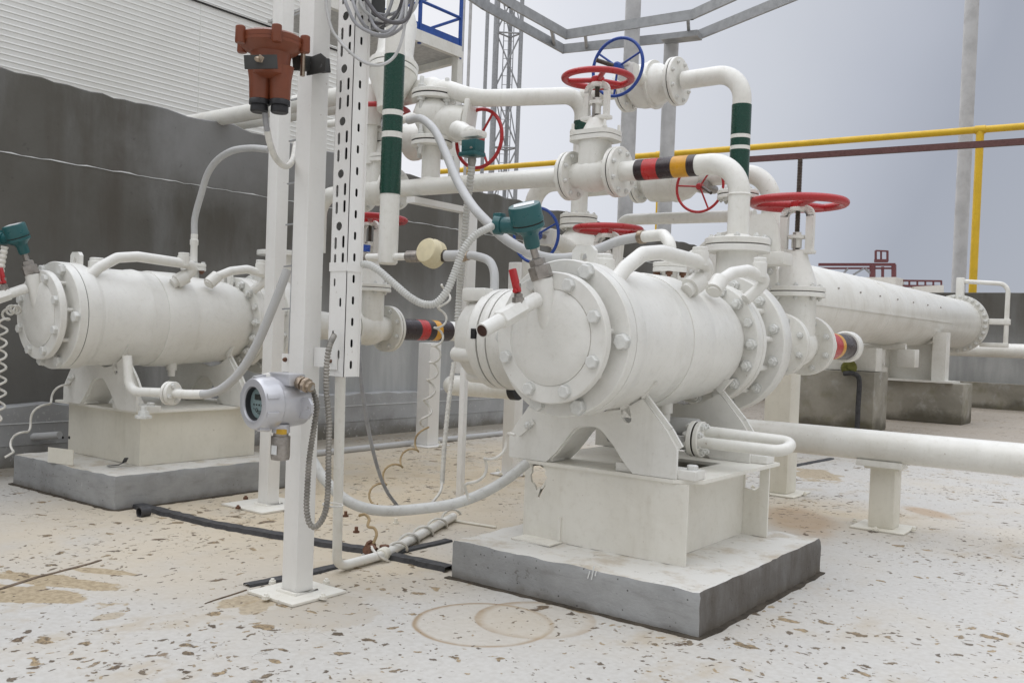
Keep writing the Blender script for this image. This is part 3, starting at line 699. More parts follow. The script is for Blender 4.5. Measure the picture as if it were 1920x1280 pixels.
# weld ring
part('weld_seam', torus(BM(), ctr(4.62), AX, .386, .009, 90, 8), 'pump', body)
r1 = part('rear_flange', lathe(BM(), ctr(5.62), AX, [(.28, 0), (.396, 0), (.402, .005), (.402, .075), (.394, .078), (.394, .084), (.402, .087), (.402, .135), (.398, .14)], 80), 'pump', pump)
ang1 = [22.5 * k for k in range(16)]
bolts(r1, ctr(5.62), -AX, .357, [a for i, a in enumerate(ang1) if i % 3 != 1], .036, 'nut'); bolts(r1, ctr(5.62), -AX, .357, [a for i, a in enumerate(ang1) if i % 3 == 1], .029)
for k in range(12):
    a = R(30 * k + 6); p = ctr(5.75) + V((math.cos(a) * .37, 0, math.sin(a) * .37)); part('stud', tube(BM(), [p, p + V((0, .16, 0))], .02, 10), 'pump', pump)
part('distance_ring', lathe(BM(), ctr(5.74), AX, [(.32, 0), (.32, .17)], 56), 'pump', pump)
r2 = part('volute_flange', lathe(BM(), ctr(5.90), AX, [(.30, 0), (.458, 0), (.464, .006), (.464, .13), (.455, .145)], 88), 'pump', pump)
bolts(r2, ctr(5.90), -AX, .405, [15 + 30 * k for k in range(12)], .034, 'nut')
part('volute', lathe(BM(), ctr(6.03), AX, [(.36, 0), (.36, .20), (.33, .30), (.22, .42), (.15, .52), (.13, .72)], 64), 'pump', pump)
YD = 6.15
nzl = part('discharge_nozzle', lathe(BM(), V((X0, YD, 1.70)), (0, 0, 1), [(.17, 0), (.150, .10), (.142, .20), (.142, .36)], 40), 'pump', pump)
part('nozzle_flange', disc(BM(), V((X0, YD, 2.02)), (0, 0, 1), .225, .045), 'pump', nzl)
# saddles
def pq(px, py, y): q = on_y(px, py, y); return (q.x, q.z)
def zpt(zx, zy): return (930 + zx / 6.4, 720 + zy / 6.4)
out_l = [zpt(370, 296), zpt(230, 500), zpt(152, 600), zpt(152, 872), (1022, 862)]
arch = [zpt(600, 915), zpt(650, 880), zpt(720, 810), zpt(800, 710), zpt(880, 600), zpt(940, 535), zpt(1000, 506), zpt(1060, 498), zpt(1150, 500), zpt(1225, 525), zpt(1290, 580), zpt(1340, 650), zpt(1420, 750), zpt(1500, 890), zpt(1570, 985), zpt(1640, 1035)]
out_r = [(1267, 889), (1267, 842), (1250, 808), zpt(1650, 30)]
SY = 4.43
ol = [pq(p[0], p[1], SY) for p in out_l[:4]]; ol[3] = (ol[3][0], TZ + .002); ol[2] = (ol[3][0], ol[2][1])
ar = [pq(p[0], p[1], SY) for p in arch]; ar[0] = (ar[0][0], TZ + .002); ar[-1] = (ar[-1][0], TZ + .002)
orr = [pq(p[0], p[1], SY) for p in out_r]; orr[0] = (orr[0][0], TZ + .002); orr[1] = (orr[0][0], orr[1][1])
top = [(X0 + .40 * math.cos(R(a)), ZC + .40 * math.sin(R(a))) for a in (-32, -50, -70, -90, -110, -130, -147)]
outline = ol[:4] + ar + orr + top
hole = [slot(on_y(1170, 770, SY).x, on_y(1170, 770, SY).z, .06, .13)]
hs = [(x + (z - hole[0][0][1]) * -.25, z) for x, z in hole[0]]
for (yy, hl, dz) in ((SY, [hs], .22), (5.40, [], .18)):
    s = part('saddle', plate(BM(), outline, hl, (0, yy + .022, 0), (1, 0, 0), (0, 0, 1), .022), 'pump', pump)
    b = BM()
    for p, q in zip(ar, ar[1:]):
        mid = V(((p[0] + q[0]) / 2, yy + .022 + dz / 2, (p[1] + q[1]) / 2)); d = V((q[0] - p[0], 0, q[1] - p[1])); bar(b, V((p[0], mid.y, p[1])), V((q[0], mid.y, q[1])), dz, .014, (0, 0, 1) if abs(d.normalized().z) < .9 else (1, 0, 0))
    part('arch_rib', b, 'pump', s)
    b = BM()
    for p, q in ((orr[1], orr[2]), (orr[2], orr[3])): bar(b, (p[0], yy + .03, p[1]), (q[0], yy + .03, q[1]), .05, .018, (0, 1, 0))
    part('edge_rib', b, 'pump', s)
    b = BM(); span(b, (orr[0][0] - .38, yy + .024, TZ + .001), (orr[0][0] + .10, yy + .15, TZ + .05), .006); part('foot', b, 'pump', s); b = BM(); span(b, (ol[3][0] + .0, yy + .024, TZ + .001), (ol[3][0] + .30, yy + .15, TZ + .05), .006); part('foot', b, 'pump', s)
    bolts(s, V((orr[0][0] + .05, yy + .09, TZ + .05)), (0, 0, 1), .001, [0], .03, 'head')
# earth lug on the saddle
e = on_y(993, 800, SY)
lug = part('earth_lug', bar(BM(), on_y(1000, 790, SY - .012), on_y(972, 814, SY - .012), .03, .012, (0, 1, 0)), 'pump', pump)
bolts(lug, on_y(991, 797, SY - .018), (0, -1, 0), .0001, [0], .022, 'nut')
# oil return pipes with capped tees on top of the casing
P = bend([at(1150, 533, 4.80), at(1172, 503, 4.86), at(1205, 476, 4.95), at(1240, 473, 5.05), at(1322, 494, 5.36), at(1326, 508, 5.40), at(1308, 530, 5.36), at(1287, 546, 5.30)], .07, 6)
h1 = part('bypass_pipe', tube(BM(), P, .041, 18), 'pump', pump)
part('pipe_cap', lathe(BM(), at(1312, 492, 5.33), (0, 0, 1), [(.05, -.02), (.05, .06), (.044, .062), (.044, .085), (.04, .088)], 20), 'pump', h1)
part('socket', tube(BM(), [at(1312, 526, 5.37), at(1294, 540, 5.32)], .058, 18), 'pump', h1)
P = bend([at(1338, 548, 5.55), at(1345, 530, 5.6), at(1372, 512, 5.70), at(1402, 507, 5.78), at(1432, 521, 5.9), at(1432, 530, 5.92), at(1418, 545, 5.92), at(1398, 562, 5.9)], .06, 6)
h2 = part('bypass_pipe', tube(BM(), P, .037, 18), 'pump', pump)
part('pipe_cap', lathe(BM(), at(1424, 514, 5.86), (0, 0, 1), [(.045, -.02), (.045, .07), (.04, .074), (.04, .10), (.036, .104)], 20), 'pump', h2)
part('socket', tube(BM(), [at(1350, 525, 5.62), at(1338, 545, 5.56)], .052, 18), 'pump', h2)
# plugs and lifting lug
part('plug', lathe(BM(), at(1130, 497, 5.05), (0, 0, 1), [(.065, -.08), (.065, .03), (.055, .035), (.055, .055), (.045, .06)], 24), 'pump', pump)
lg = [(-.07, -.06), (.07, -.06), (.07, .045), (.045, .07), (-.045, .07), (-.07, .045)]
q = at(1099, 486, 4.95); part('lifting_lug', plate(BM(), lg, [slot(.0, .0, .045, .065)], q, (1, 0, 0), (0, 0, 1), .03), 'pump', pump)
q = V((X0 - .04, 5.05, ZC + .385)); part('lifting_lug', plate(BM(), lg, [slot(.0, .0, .045, .065)], q + V((.0, .55, -.02)), (1, 0, 0), (0, 0, 1), .03), 'pump', pump)
# small rusty-bolted nozzle
NP = at(1256, 500, 5.82)
b = BM(); lathe(b, V((NP.x, NP.y, ZC + .30)), (0, 0, 1), [(.05, 0), (.05, NP.z - ZC - .30)], 20); nz2 = part('drain_nozzle', b, 'pump', pump)
part('small_flange', disc(BM(), V((NP.x, NP.y, NP.z - .035)), (0, 0, 1), .105, .03, 28), 'pump', nz2)
bolts(nz2, V((NP.x, NP.y, NP.z - .036)), (0, 0, -1), .08, evn(4, 20), .022, 'nut', 'rust')
# drain plug underneath
part('drain_plug', lathe(BM(), V((X0 + .12, 4.95, ZC - .47)), (0, 0, 1), [(.03, 0), (.03, .05), (.042, .05), (.042, .12)], 16), 'pump', pump)
part('cable_pad', lathe(BM(), ctr(4.75), AX, [(.39, 0), (.395, .02), (.395, .25), (.39, .27)], 64), 'pump', pump)
# side terminal box
TB = V((-2.93, 5.0, 1.36)); L = V((-1, 0, 0))
part('terminal_neck', lathe(BM(), TB, L, [(.28, 0), (.30, .10), (.315, .3), (.32, .72), (.335, .76), (.335, .80)], 56), 'pump', pump)
tb = part('terminal_box', lathe(BM(), TB + L * .81, L, [(.30, 0), (.335, .001), (.338, .006), (.338, .062), (.335, .066), (.30, .067)], 56), 'pump', pump)
part('joint', lathe(BM(), TB + L * .79, L, [(.322, 0), (.322, .03)], 48), 'gasket', tb); part('joint', lathe(BM(), TB + L * .87, L, [(.322, 0), (.322, .03)], 48), 'gasket', tb)
cap = part('terminal_cover', lathe(BM(), TB + L * .888, L, [(.30, 0), (.335, .001), (.338, .006), (.336, .07), (.30, .11), (.285, .13), (.275, .22), (.25, .25), (.18, .262)], 56), 'pump', pump)
for a in (205, 110, 255, 20):
    a = R(a); p = TB + L * .93 + V((0, math.cos(a) * .26, math.sin(a) * .26)); part('bolt_boss', lathe(BM(), p, L, [(.055, 0), (.052, .20), (.044, .215)], 20), 'pump', cap)
b = BM(); box(b, TB + L * 1.04 + V((0, -.02, .29)), (.20, .34, .09), None, .02); part('gland_box', b, 'pump', cap)
part('bolt_recess', box(BM(), TB + L * .905 + V((0, -.328, .03)), (.035, .025, .065)), 'dark', cap)
# cover instruments: weldolet, ball valve, thermowell
top_p = V((X0 - .005, YC - .05, ZC + .305))
stub = part('tee_stub', lathe(BM(), V((X0 - .02, YC + .012, ZC + .09)), (-.04, -.20, 1), [(.04, -.06), (.048, .0), (.049, .06), (.051, .20), (.048, .215), (.04, .218)], 24), 'pump', pump)
S0 = V((X0 - .03, YC - .075, ZC + .19)); S1 = at(904, 620, 4.36); dv = (S1 - S0)
part('socket', tube(BM(), [S0, S0 + dv * .30], .038, 16), 'pump', stub)
vb = part('ball_valve', lathe(BM(), S0 + dv * .28, dv, [(.042, 0), (.048, .005), (.048, dv.length * .40), (.043, dv.length * .41)], 6), 'pump', pump)
part('spout', tube(BM(), [S0 + dv * .66, S1], .036, 18), 'pump', vb)
part('spout_bore', lathe(BM(), S1 - dv.normalized() * .002, dv, [(.029, 0), (.028, .005)], 18), 'brownhole', vb)
part('rim', lathe(BM(), S0 + dv * .62, dv, [(.04, 0), (.04, .03), (.035, .034)], 18), 'pump', vb)
VS = S0 + dv * .36
part('valve_stem', lathe(BM(), VS + V((0, 0, .03)), (0, 0, 1), [(.03, 0), (.03, .03), (.022, .034), (.022, .05), (.012, .055), (.012, .10)], 6), 'steel', vb)
hd = part('lever', bar(BM(), VS + V((.0, -.005, .085)), VS + V((-.028, -.02, .20)), .034, .026, (0, 1, 0), .006), 'red', vb)
part('lever_nut', lathe(BM(), VS + V((.0, -.02, .092)), (0, -1, 0), [(.011, 0), (.011, .016)], 6), 'red', hd)

def transmitter(label, nut, d):
    d = V(d); t = thing('temperature_transmitter', label, 'transmitter', nut, 'teal temperature transmitters'); a = (V((.0, -.44, 1)) + d).normalized(); a2 = V((-.27, -.22, 1)).normalized()
    n_ = part('hex_nut', lathe(BM(), nut, a2, [(.056, -.01), (.058, .0), (.058, .055), (.05, .06)], 6), 'steel', t)
    part('hex_nut', lathe(BM(), nut + a2 * .06, a2, [(.042, 0), (.042, .03), (.034, .036)], 6), 'steel', t)
    part('thermowell', tube(BM(), [nut + a2 * .06, nut + a2 * .155, nut + a2 * .155 + a * .03], .019, 12), 'steel', t)
    hcen = nut + a2 * .155; k_ = .80
    part('head', lathe(BM(), hcen, a, [(.036, 0), (.04, .016), (.04, .06), (.048, .076), (.078, .10), (.082, .104), (.082, .124)], 40), 'teal', t)
    part('seal', lathe(BM(), hcen + a * .123, a, [(.079, 0), (.079, .010)], 40), 'gasket', t)
    lid = part('lid', lathe(BM(), hcen + a * .131, a, [(.082, 0), (.085, .010), (.082, .024), (.083, .08), (.079, .09), (.064, .092)], 40), 'teal', t)
    x, y, z = frame(a); vx = V((.8, .6, 0)); vx = (vx - a * vx.dot(a)).normalized(); vy = a.cross(vx)
    part('label_plate', plate(BM(), [(-.052, -.034), (.052, -.034), (.052, .034), (-.052, .034)], [], hcen + a * .2225, vx, vy, .003), 'label', lid)
    pd = V((-.93, -.25, .05)).normalized(); ps = hcen + a * .11 + pd * .06
    pt_ = part('cable_port', lathe(BM(), ps, pd, [(.05, 0), (.042, .03), (.042, .08), (.05, .082), (.05, .12), (.03, .125)], 20), 'teal', t)
    part('clamp', box(BM(), ps + pd * .10 + V((0, 0, .035)), (.05, .05, .05), None, .008), 'teal', pt_)
    return t, ps + pd * .12
NUT = V((X0 - .030, YC - .035, ZC + .305))
tr, tport = transmitter('round teal transmitter head on a thin stem over the right pump cover', NUT, (0, 0, 0))
LO = V((-4.36, -.445, .026))
def copied(o, label, group=None):
    c = copy_tree(o); c.location = o.location + LO; c['label'] = label
    return c
copied(pump, 'left horizontal canned pump in white paint standing before the dark wall')
copied(tr, 'teal transmitter head cut by the left edge of the photo over the left pump cover')

# ================================================================ PIPEWORK OF THE RIGHT PUMP
PR = .075; YL = 6.15; ZL = 2.655
XV = on_y(1114, 327, YL).x
bp = lambda px, py: on_y(px, py, YL)
t = thing('discharge_pipe', 'white pipe with black, red and yellow bands, elbow turning down onto the right pump', 'pipe', (X0, YD, 2.07))
P = bend([(XV + .215, YL, ZL), (X0, YL, ZL), (X0, YL, 2.10)], .23, 12)
part('run', tube(BM(), P, PR, 28), 'white', t)
xb = [bp(px, py).x for px, py in ((1196, 318), (1211, 317), (1238, 315), (1265, 313), (1294, 311), (1308, 310))]
for i, (mname, nm) in enumerate((('maroon', 'dark_band'), ('bandred', 'red_band'), ('maroon', 'dark_band'), ('bandyellow', 'yellow_band'), ('maroon', 'dark_band'))):
    part(nm, tube(BM(), [(xb[i], YL, ZL), (xb[i + 1], YL, ZL)], PR + .003, 28), mname, t)
part('weld_neck', lathe(BM(), (X0, YL, 2.07), (0, 0, 1), [(.20, 0), (.225, .004), (.225, .04), (.22, .045), (.105, .046), (.080, .075)], 40), 'white', t)
part('gasket', lathe(BM(), (X0, YL, 2.06), (0, 0, 1), [(.205, 0), (.205, .016)], 36), 'gasket', t)
part('weld_bead', torus(BM(), (X0, YL, ZL - .23), (0, 0, 1), PR + .002, .007, 28, 6), 'white', t)
bolts(t, V((X0, YL, 2.116)), (0, 0, 1), .18, evn(8), .022, 'nut')

gv = 'gate valves with handwheels'
gate_valve('white gate valve with red handwheel on the upper pipe beside the banded pipe', (XV, YL, ZL), (1, 0, 0), .19, .215, .285, .735, .285, .03, yoke_y=False, round_bonnet=False, bw=.20, pipe_r=PR, yoke_w=.085, group=gv, neckz=.43, bk=.72)
YS = 7.29
gate_valve('tall white gate valve with wide red handwheel and long bare stem behind the right pump', (X0, YS, 1.39), (0, 1, 0), .245, .30, .42, 1.128, .388, .37, bw=.238, pipe_r=.10, yoke_w=.10, group=gv, neckz=.74)
gate_valve('white gate valve with red handwheel behind the slotted tray, below the green pipe', (X0 + LO.x, YS + LO.y, 1.40), (0, 1, 0), .245, .30, .42, 1.128, .388, .1, bw=.238, pipe_r=.10, yoke_w=.10, group=gv, neckz=.74)
mv = at(1140, 430, 7.2)
gate_valve('white gate valve with red handwheel standing directly behind the lifting lug of the right pump', (mv.x, mv.y, mv.z - .735), (0, 1, 0), .17, .19, .26, .735, .275, .02, bw=.18, pipe_r=.07, yoke_w=.085, yoke_y=True, group=gv, neckz=.42, bk=.8)
pipe('suction_pipe', 'white pipe stub joining the middle red wheeled valve to the ground', [(mv.x, mv.y + .2, mv.z - .735), (mv.x, mv.y + .6, mv.z - .735), (mv.x, mv.y + .6, 0)], .07, Rr=.15)
# suction pipes with colour bands
def suction(label, o, cat='pipe', right=True):
    t = thing('suction_pipe', label, cat, (o.x, o.y + .32, 0))
    y1 = o.y + .34; ye = 8.72 if right else o.y + 3.2
    part('run', tube(BM(), [(o.x, y1, o.z), (o.x, ye, o.z)] if right else bend([(o.x, y1, o.z), (o.x, ye, o.z), (o.x, ye, 0)], .2), .112, 28), 'white', t)
    part('reducer', lathe(BM(), (o.x, o.y - .72, o.z), (0, 1, 0), [(.13, 0), (.13, .2), (.11, .4)], 28), 'white', t)
    if right: B = [(8.05, 8.22, 'bandred', 'red_band'), (8.22, 8.30, 'bandyellow', 'yellow_band'), (8.30, 8.60, 'maroon', 'dark_band')]
    else:
        q = [(8.0 + k, m_, n_) for k, m_, n_ in ()]
        s = [on_x(px - 3, 628, o.x + .07).y for px in (762, 790, 806, 818, 829, 850)]
        B = [(s[0] - .2, s[1], 'maroon', 'dark_band'), (s[1], s[2], 'bandred', 'red_band'), (s[2], s[3], 'maroon', 'dark_band'), (s[3], s[4], 'bandyellow', 'yellow_band'), (s[4], s[5], 'maroon', 'dark_band')]
    for a, c, m_, n_ in B: part(n_, tube(BM(), [(o.x, a, o.z), (o.x, c, o.z)], .1155, 28), m_, t)
    if right: part('end_ring', lathe(BM(), (o.x, 8.60, o.z), (0, 1, 0), [(.13, 0), (.142, .01), (.142, .10), (.12, .13)], 36), 'white', t)
    return t
suction('short white pipe with faded red, yellow and brown bands behind the right valve', V((X0, YS, 1.39)))
suction('pipe banded dark brown, red and yellow running behind the terminal box from the left valve', V((X0 + LO.x, YS + LO.y, 1.40)), right=False)
# steel column under the right suction valve
def column(label, x, y, w, h, bw=None, mat='col', cat='support column', bolt_mat='cream', cap=False, group=None, name='support_column'):
    t = thing(name, label, cat, (x, y, 0), group)
    b = BM(); box(b, (x, y, h / 2 + .006), (w, w, h - .012), None, w * .08); part('post', b, mat, t)
    if bw:
        b = BM(); box(b, (x, y, .008), (bw, bw, .012), None, .002); bp_ = part('base_plate', b, mat, t)
        bolts(bp_, (x, y, .014), (0, 0, 1), bw * .55, [45, 135, 225, 315], .02, 'nut', bolt_mat)
    if cap: b = BM(); box(b, (x, y, h), (w * 1.35, w * 1.35, .018)); part('cap_plate', b, mat, t)
    return t
sg = 'steel pipe support columns'
q = on_z(1462, 905); column('wide white steel column under the tall right gate valve', -3.22, 8.5, .25, 1.15, .46, 'cream', group=sg)
q = on_z(1655, 990); column('short white box stool carrying the big horizontal pipe at right', q.x, q.y + .02, .19, .475, .40, 'cream', group=sg, cap=True, name='pipe_stool')
q = on_z(800, 835); column('pale column under the banded pipe by the left wall', q.x, q.y, .20, 1.25, .40, 'col', group=sg)
q = on_z(862, 940); column('thin white post standing behind the sagging hose', q.x, q.y, .05, 1.1, None, 'col', group=sg)
q = on_y(876, 460, 6.85)
t = thing('support_column', 'white square column holding the upper pipe beside the cream pressure switch', 'support column', (q.x, 6.85, 1.0), sg)
b = BM(); span(b, (q.x - .065, 6.785, 1.0), (q.x + .065, 6.915, ZL - PR - .06), .01); part('post', b, 'col', t)
b = BM(); span(b, (q.x - .05, 6.05, ZL - PR - .058), (q.x + .05, 6.93, ZL - PR - .004)); part('bracket_arm', b, 'col', t)
q = on_y(984, 480, 7.5); column('white square column behind the right transmitter', q.x, 7.4, .14, 2.1, .3, 'col', group=sg)

# big horizontal pipe across the yard
t = thing('header_pipe', 'big low white pipe on a box stool, leaving the frame at right', 'pipe', (q.x, 7.38, 0))
part('run', tube(BM(), bend([(-3.35, 7.38, 0), (-3.35, 7.38, .645), (4, 7.38, .645)], .2), .118, 32), 'white', t)
q = on_z(1655, 990); b = BM(); box(b, (q.x, 7.38, .515), (.34, .16, .05), None, .01); part('pipe_shoe', b, 'white', t)

# V1 run to the left and its partner valve
XL = bp(708, 348).x
pipe('pipe_run', 'long white pipe running left from the upper gate valve past the check valve', [(XV - .215, YL, ZL), (XL + .21, YL, ZL + .02)], PR)
gate_valve('white gate valve with red handwheel half hidden behind the green banded pipe', (XL, YL, ZL + .02), (1, 0, 0), .19, .215, .285, .735, .285, .03, yoke_y=False, round_bonnet=False, bw=.20, pipe_r=PR, yoke_w=.085, group=gv, neckz=.43, bk=.72)
pipe('pipe_run', 'white pipe leaving the left upper valve and turning down to the left pump', [(XL - .215, YL, ZL + .02), (X0 + LO.x, YL, ZL + .02), (X0 + LO.x, YL + LO.y * 0, 2.12)], PR)
# elbow behind the upper valve
a = on_y(992, 520, 7.1); c = on_y(1000, 356, 7.1)
pipe('elbow_pipe', 'white elbow pipe bending down behind the flange of the upper gate valve', [(c.x, 7.1, .9), (c.x, 7.1, c.z + .05), (c.x + 1.0, 7.1, c.z + .05)], PR + .005, Rr=.22)

# upper line
YU = 7.1; ZU = on_y(1310, 147, 7.1).z
ux = lambda px, py: on_y(px, py, YU).x
XE = ux(1392, 170)
t = thing('vent_pipe', 'white pipe with dark green band dropping from the top elbow at right', 'pipe', (XE, YU, 2.3))
xf = on_y(1282, 150, YU).x
P = bend([(xf, YU, ZU), (XE, YU, ZU), (XE, YU, 1.95)], .22, 12); part('run', tube(BM(), P, PR, 28), 'white', t)
zz = lambda py, px=1386: on_y(px, py, YU).z
for a, c, m_, n_ in ((198, 254, 'green', 'green_band'), (254, 261, 'white', 'white_band'), (261, 275, 'green', 'green_band'), (275, 282, 'white', 'white_band'), (282, 338, 'green', 'green_band')):
    part(n_, tube(BM(), [(XE, YU, zz(a)), (XE, YU, zz(c))], PR + .004, 28), m_, t)
zf = zz(366); flange(t, (XE, YU, zf), (0, 0, 1), .165, .03, 8, .018)
# ball valve with gearbox
def ball_valve(label, o, axis, fr, half, wr, wdist, wheel_off, mat='blue', body_r=None, group='ball valves with vertical handwheels', stick=True):
    o = V(o); a = V(axis).normalized(); body_r = body_r or fr * .95; t = thing('ball_valve', label, 'valve', o - V((0, 0, fr)), group)
    part('body', lathe(BM(), o - a * half, a, [(PR * 1.15, 0), (PR * 1.3, half * .15), (body_r * .93, half * .45), (body_r, half * .7), (body_r, half * 1.05), (body_r * .95, half * 1.08), (body_r * .9, half * 1.4), (PR * 1.3, half * 1.85), (PR * 1.15, half * 2)], 36), 'white', t)
    for s in (-1, 1): flange(t, o + a * s * half, a * s, fr, .028, 8, fr * .09)
    bd = part('body_joint', washer(BM(), o + a * half * .08, a, body_r * 1.08, body_r * .8, .03), 'white', t); bolts(bd, o + a * half * .08, -a, body_r * .95, evn(8), fr * .08, 'nut')
    wo = V(wheel_off); wc = o + wo; gc = o + wo + V((0, wdist, 0))
    part('valve_neck', tube(BM(), [o, gc], body_r * .30, 16), 'white', t)
    gb = part('gearbox', box(BM(), gc, (.16, .11, .13), None, .02), 'white', t)
    part('gearbox_cover', box(BM(), gc + V((-.06, -.0, .055)), (.20, .14, .035), None, .01), 'white', gb)
    part('gear_shaft', tube(BM(), [gc, wc], .018, 12), 'steel', gb)
    h_ = wheel(t, wc, (0, -1, 0), wr, mat, 3, wr * .055, .42, .0, .04, swr=.5)
    if stick: part('crank_grip', tube(BM(), [wc + V((-.03, -.02, .01)), wc + V((-.13, -.12, .045))], .018, 12), 'thread', h_)
    return t
o = V((on_y(1222, 152, YU).x, YU, ZU)); half = o.x - on_y(1178, 160, YU).x; half = .24
wc = at(1158, 126, 7.55)
ball_valve('white ball valve with blue vertical handwheel on the top pipe at right', o, (1, 0, 0), .20, .24, .245, .17, wc - o, group='ball valves with vertical handwheels')
pipe('pipe_run', 'short white pipe left of the blue wheeled top valve', [(o.x - .23, YU, ZU), (ux(1095, 178), YU, ZU)], PR)
# oblique upper pipe from the check valve, middle drop
CKX, CKY = on_y(812, 200, 6.2).x, 6.2
xm = ux(1094, 178)
t = thing('vent_pipe', 'white pipe from the check valve dropping green banded behind the upper gate valve', 'pipe', (xm, YU, 2.4))
zc = on_y(815, 166, CKY).z
pts = [(CKX - .02, CKY, zc - .06), (CKX + .02, CKY, zc + .03), (CKX + .30, CKY + .06, ZU + .02), (xm - .02, YU, ZU), (xm, YU, ZU - .02), (xm, YU, 2.40)]
part('run', tube(BM(), bend([(CKX + .0, CKY, zc - .04), (CKX + .10, CKY + .02, zc + .0), (CKX + .42, CKY + .09, on_y(862, 190, 6.29).z), (xm, YU, ZU), (xm, YU, 2.42)], [.1, .3, .16], 9), PR, 26), 'white', t)
zz2 = lambda py: on_y(1095, py, YU).z
part('green_band', tube(BM(), [(xm, YU, zz2(228)), (xm, YU, zz2(262))], PR + .004, 26), 'green', t)
flange(t, (xm, YU, zz2(410)), (0, 0, 1), .17, .03, 8, .018)
o = V((xm, YU, zz2(410) - .30))
wc = at(1005, 441, 7.55)
ball_valve('white ball valve with blue vertical handwheel low behind the right transmitter', o, (0, 0, 1), .17, .24, .232, .18, wc - o + V((0, 0, 0)), body_r=.22, stick=False)
pipe('drop_pipe', 'white drop pipe under the low blue wheeled valve', [o - V((0, 0, .24)), (o.x, o.y, 0)], PR)
# check valve
t = thing('check_valve', 'white swing check valve between two round flanges right of the green banded pipe', 'valve', (CKX, CKY, 2.75))
zt = on_y(812, 181, CKY).z; zb = on_y(802, 268, CKY).z
flange(t, (CKX, CKY, zt), (0, 0, 1), .195, .035, 4, .035, .012, 'stud'); flange(t, (CKX, CKY, zb), (0, 0, 1), .185, .035, 4, .03, .012, 'stud')
zm = (zt + zb) / 2 + .01
part('body', lathe(BM(), (CKX, CKY, zb + .04), (0, 0, 1), [(.10, 0), (.12, .06), (.165, .14), (.175, .22), (.15, .29), (.10, .33), (.095, zt - zb - .08)], 32), 'white', t)
ca = V((.86, .40, -.12)).normalized()
part('side_body', lathe(BM(), V((CKX, CKY, zm - .02)), ca, [(.15, 0), (.155, .12), (.165, .24), (.165, .30), (.15, .31)], 28), 'white', t)
cv = part('cover_flange', box(BM(), V((CKX, CKY, zm - .02)) + ca * .335, (.05, .33, .40), V((1, 0, 0)).rotation_difference(ca).to_matrix().to_4x4(), .02), 'white', t)
part('stand_pipe', tube(BM(), [(CKX, CKY, zb - .04), (CKX, CKY, ZL + .03)], PR + .008, 26), 'white', t)
part('saddle_weld', lathe(BM(), (CKX, CKY, ZL + .055), (0, 0, 1), [(.115, 0), (.09, .03), (.08, .05)], 26), 'white', t)
part('test_tap', tube(BM(), [at(778, 222, 8.0), at(772, 218, 7.9), at(742, 230, 7.8)], .035, 12), 'white', t)
# limit switch and hidden red wheel
lc = at(886, 252, 7.45)
t = thing('level_switch', 'teal level switch box hanging on a white arm in front of the upright red handwheel', 'switch', lc - V((0, 0, .2)))
part('arm', lathe(BM(), at(855, 243, 7.72), (at(905, 262, 7.35) - at(855, 243, 7.72)), [(.05, 0), (.075, .02), (.08, .10), (.065, .2), (.07, .25), (.05, .27)], 20), 'white', t)
part('head_plate', box(BM(), at(888, 253, 7.42), (.19, .12, .055), None, .02), 'white', t)
hb = part('switch_box', box(BM(), at(887, 275, 7.40), (.15, .12, .10), None, .012), 'teal', t)
part('box_lid', box(BM(), at(885, 290, 7.38), (.17, .14, .035), None, .01), 'teal', hb)
part('gland', lathe(BM(), at(885, 296, 7.38), (0, 0, -1), [(.032, 0), (.036, .02), (.028, .06), (.026, .13)], 14), 'darkflex', hb)
part('screw', lathe(BM(), at(884, 277, 7.30), (0, -1, 0), [(.01, 0), (.01, .01)], 10), 'steel', hb)
o = at(905, 262, 8.6); ob_ = at(806, 262, 9.3)
t = thing('ball_valve', 'ball valve with big upright red handwheel behind the teal level switch', 'valve', o - V((0, 0, .3)), 'ball valves with vertical handwheels')
part('body', lathe(BM(), ob_, (1, 0, 0), [(.1, -.25), (.19, -.24), (.19, -.2), (.16, -.1), (.16, .1), (.19, .2), (.19, .24), (.1, .25)], 30), 'white', t)
part('gear_shaft', tube(BM(), [ob_, at(898, 260, 8.3)], .025, 12), 'steel', t)
wheel(t, at(898, 260, 8.3), (0, -1, 0), .275, 'red', 3, .0165, .95, 0, .04)
o = at(1308, 350, 8.6)
yb = 7.9
t0 = on_y(1243, 343, yb)
t = thing('ball_valve', 'small white ball valve with thin upright dark red handwheel behind the banded pipe', 'valve', t0 - V((0, 0, .2)), 'ball valves with vertical handwheels')
part('body', lathe(BM(), t0 + V((-.20, 0, 0)), (1, 0, 0), [(.08, -.05), (.09, .0), (.17, .08), (.18, .2), (.18, .3), (.19, .34), (.165, .46), (.09, .56), (.08, .6)], 30), 'white', t)
flange(t, t0 + V((-.26, 0, 0)), (1, 0, 0), .175, .03, 8, .016); flange(t, t0 + V((.16, 0, 0)), (1, 0, 0), .19, .02, 8, .016)
part('gearbox', lathe(BM(), at(1322, 350, 8.5), (0, -1, 0), [(.04, -.2), (.06, 0), (.06, .06), (.03, .07)], 16), 'steel', t)
part('valve_neck', tube(BM(), [t0 + V((.2, 0, 0)), at(1318, 351, 8.6)], .06, 14), 'white', t)
wh = wheel(t, at(1312, 350, 8.25), (0, -1, 0), .235, 'red', 3, .012, .95, 0, .03)
part('crank_grip', tube(BM(), [at(1318, 351, 8.2), at(1333, 362, 8.0)], .014, 10), 'thread', wh)
e0 = on_y(1436, 330, yb)
pipe('elbow_pipe', 'white pipe bending down in a wide elbow right of the green banded drop', [(t0.x - .9, yb, t0.z), (e0.x + .06, yb, t0.z + .03), (e0.x + .06, yb, 1.2)], .082, Rr=.27, n=12)
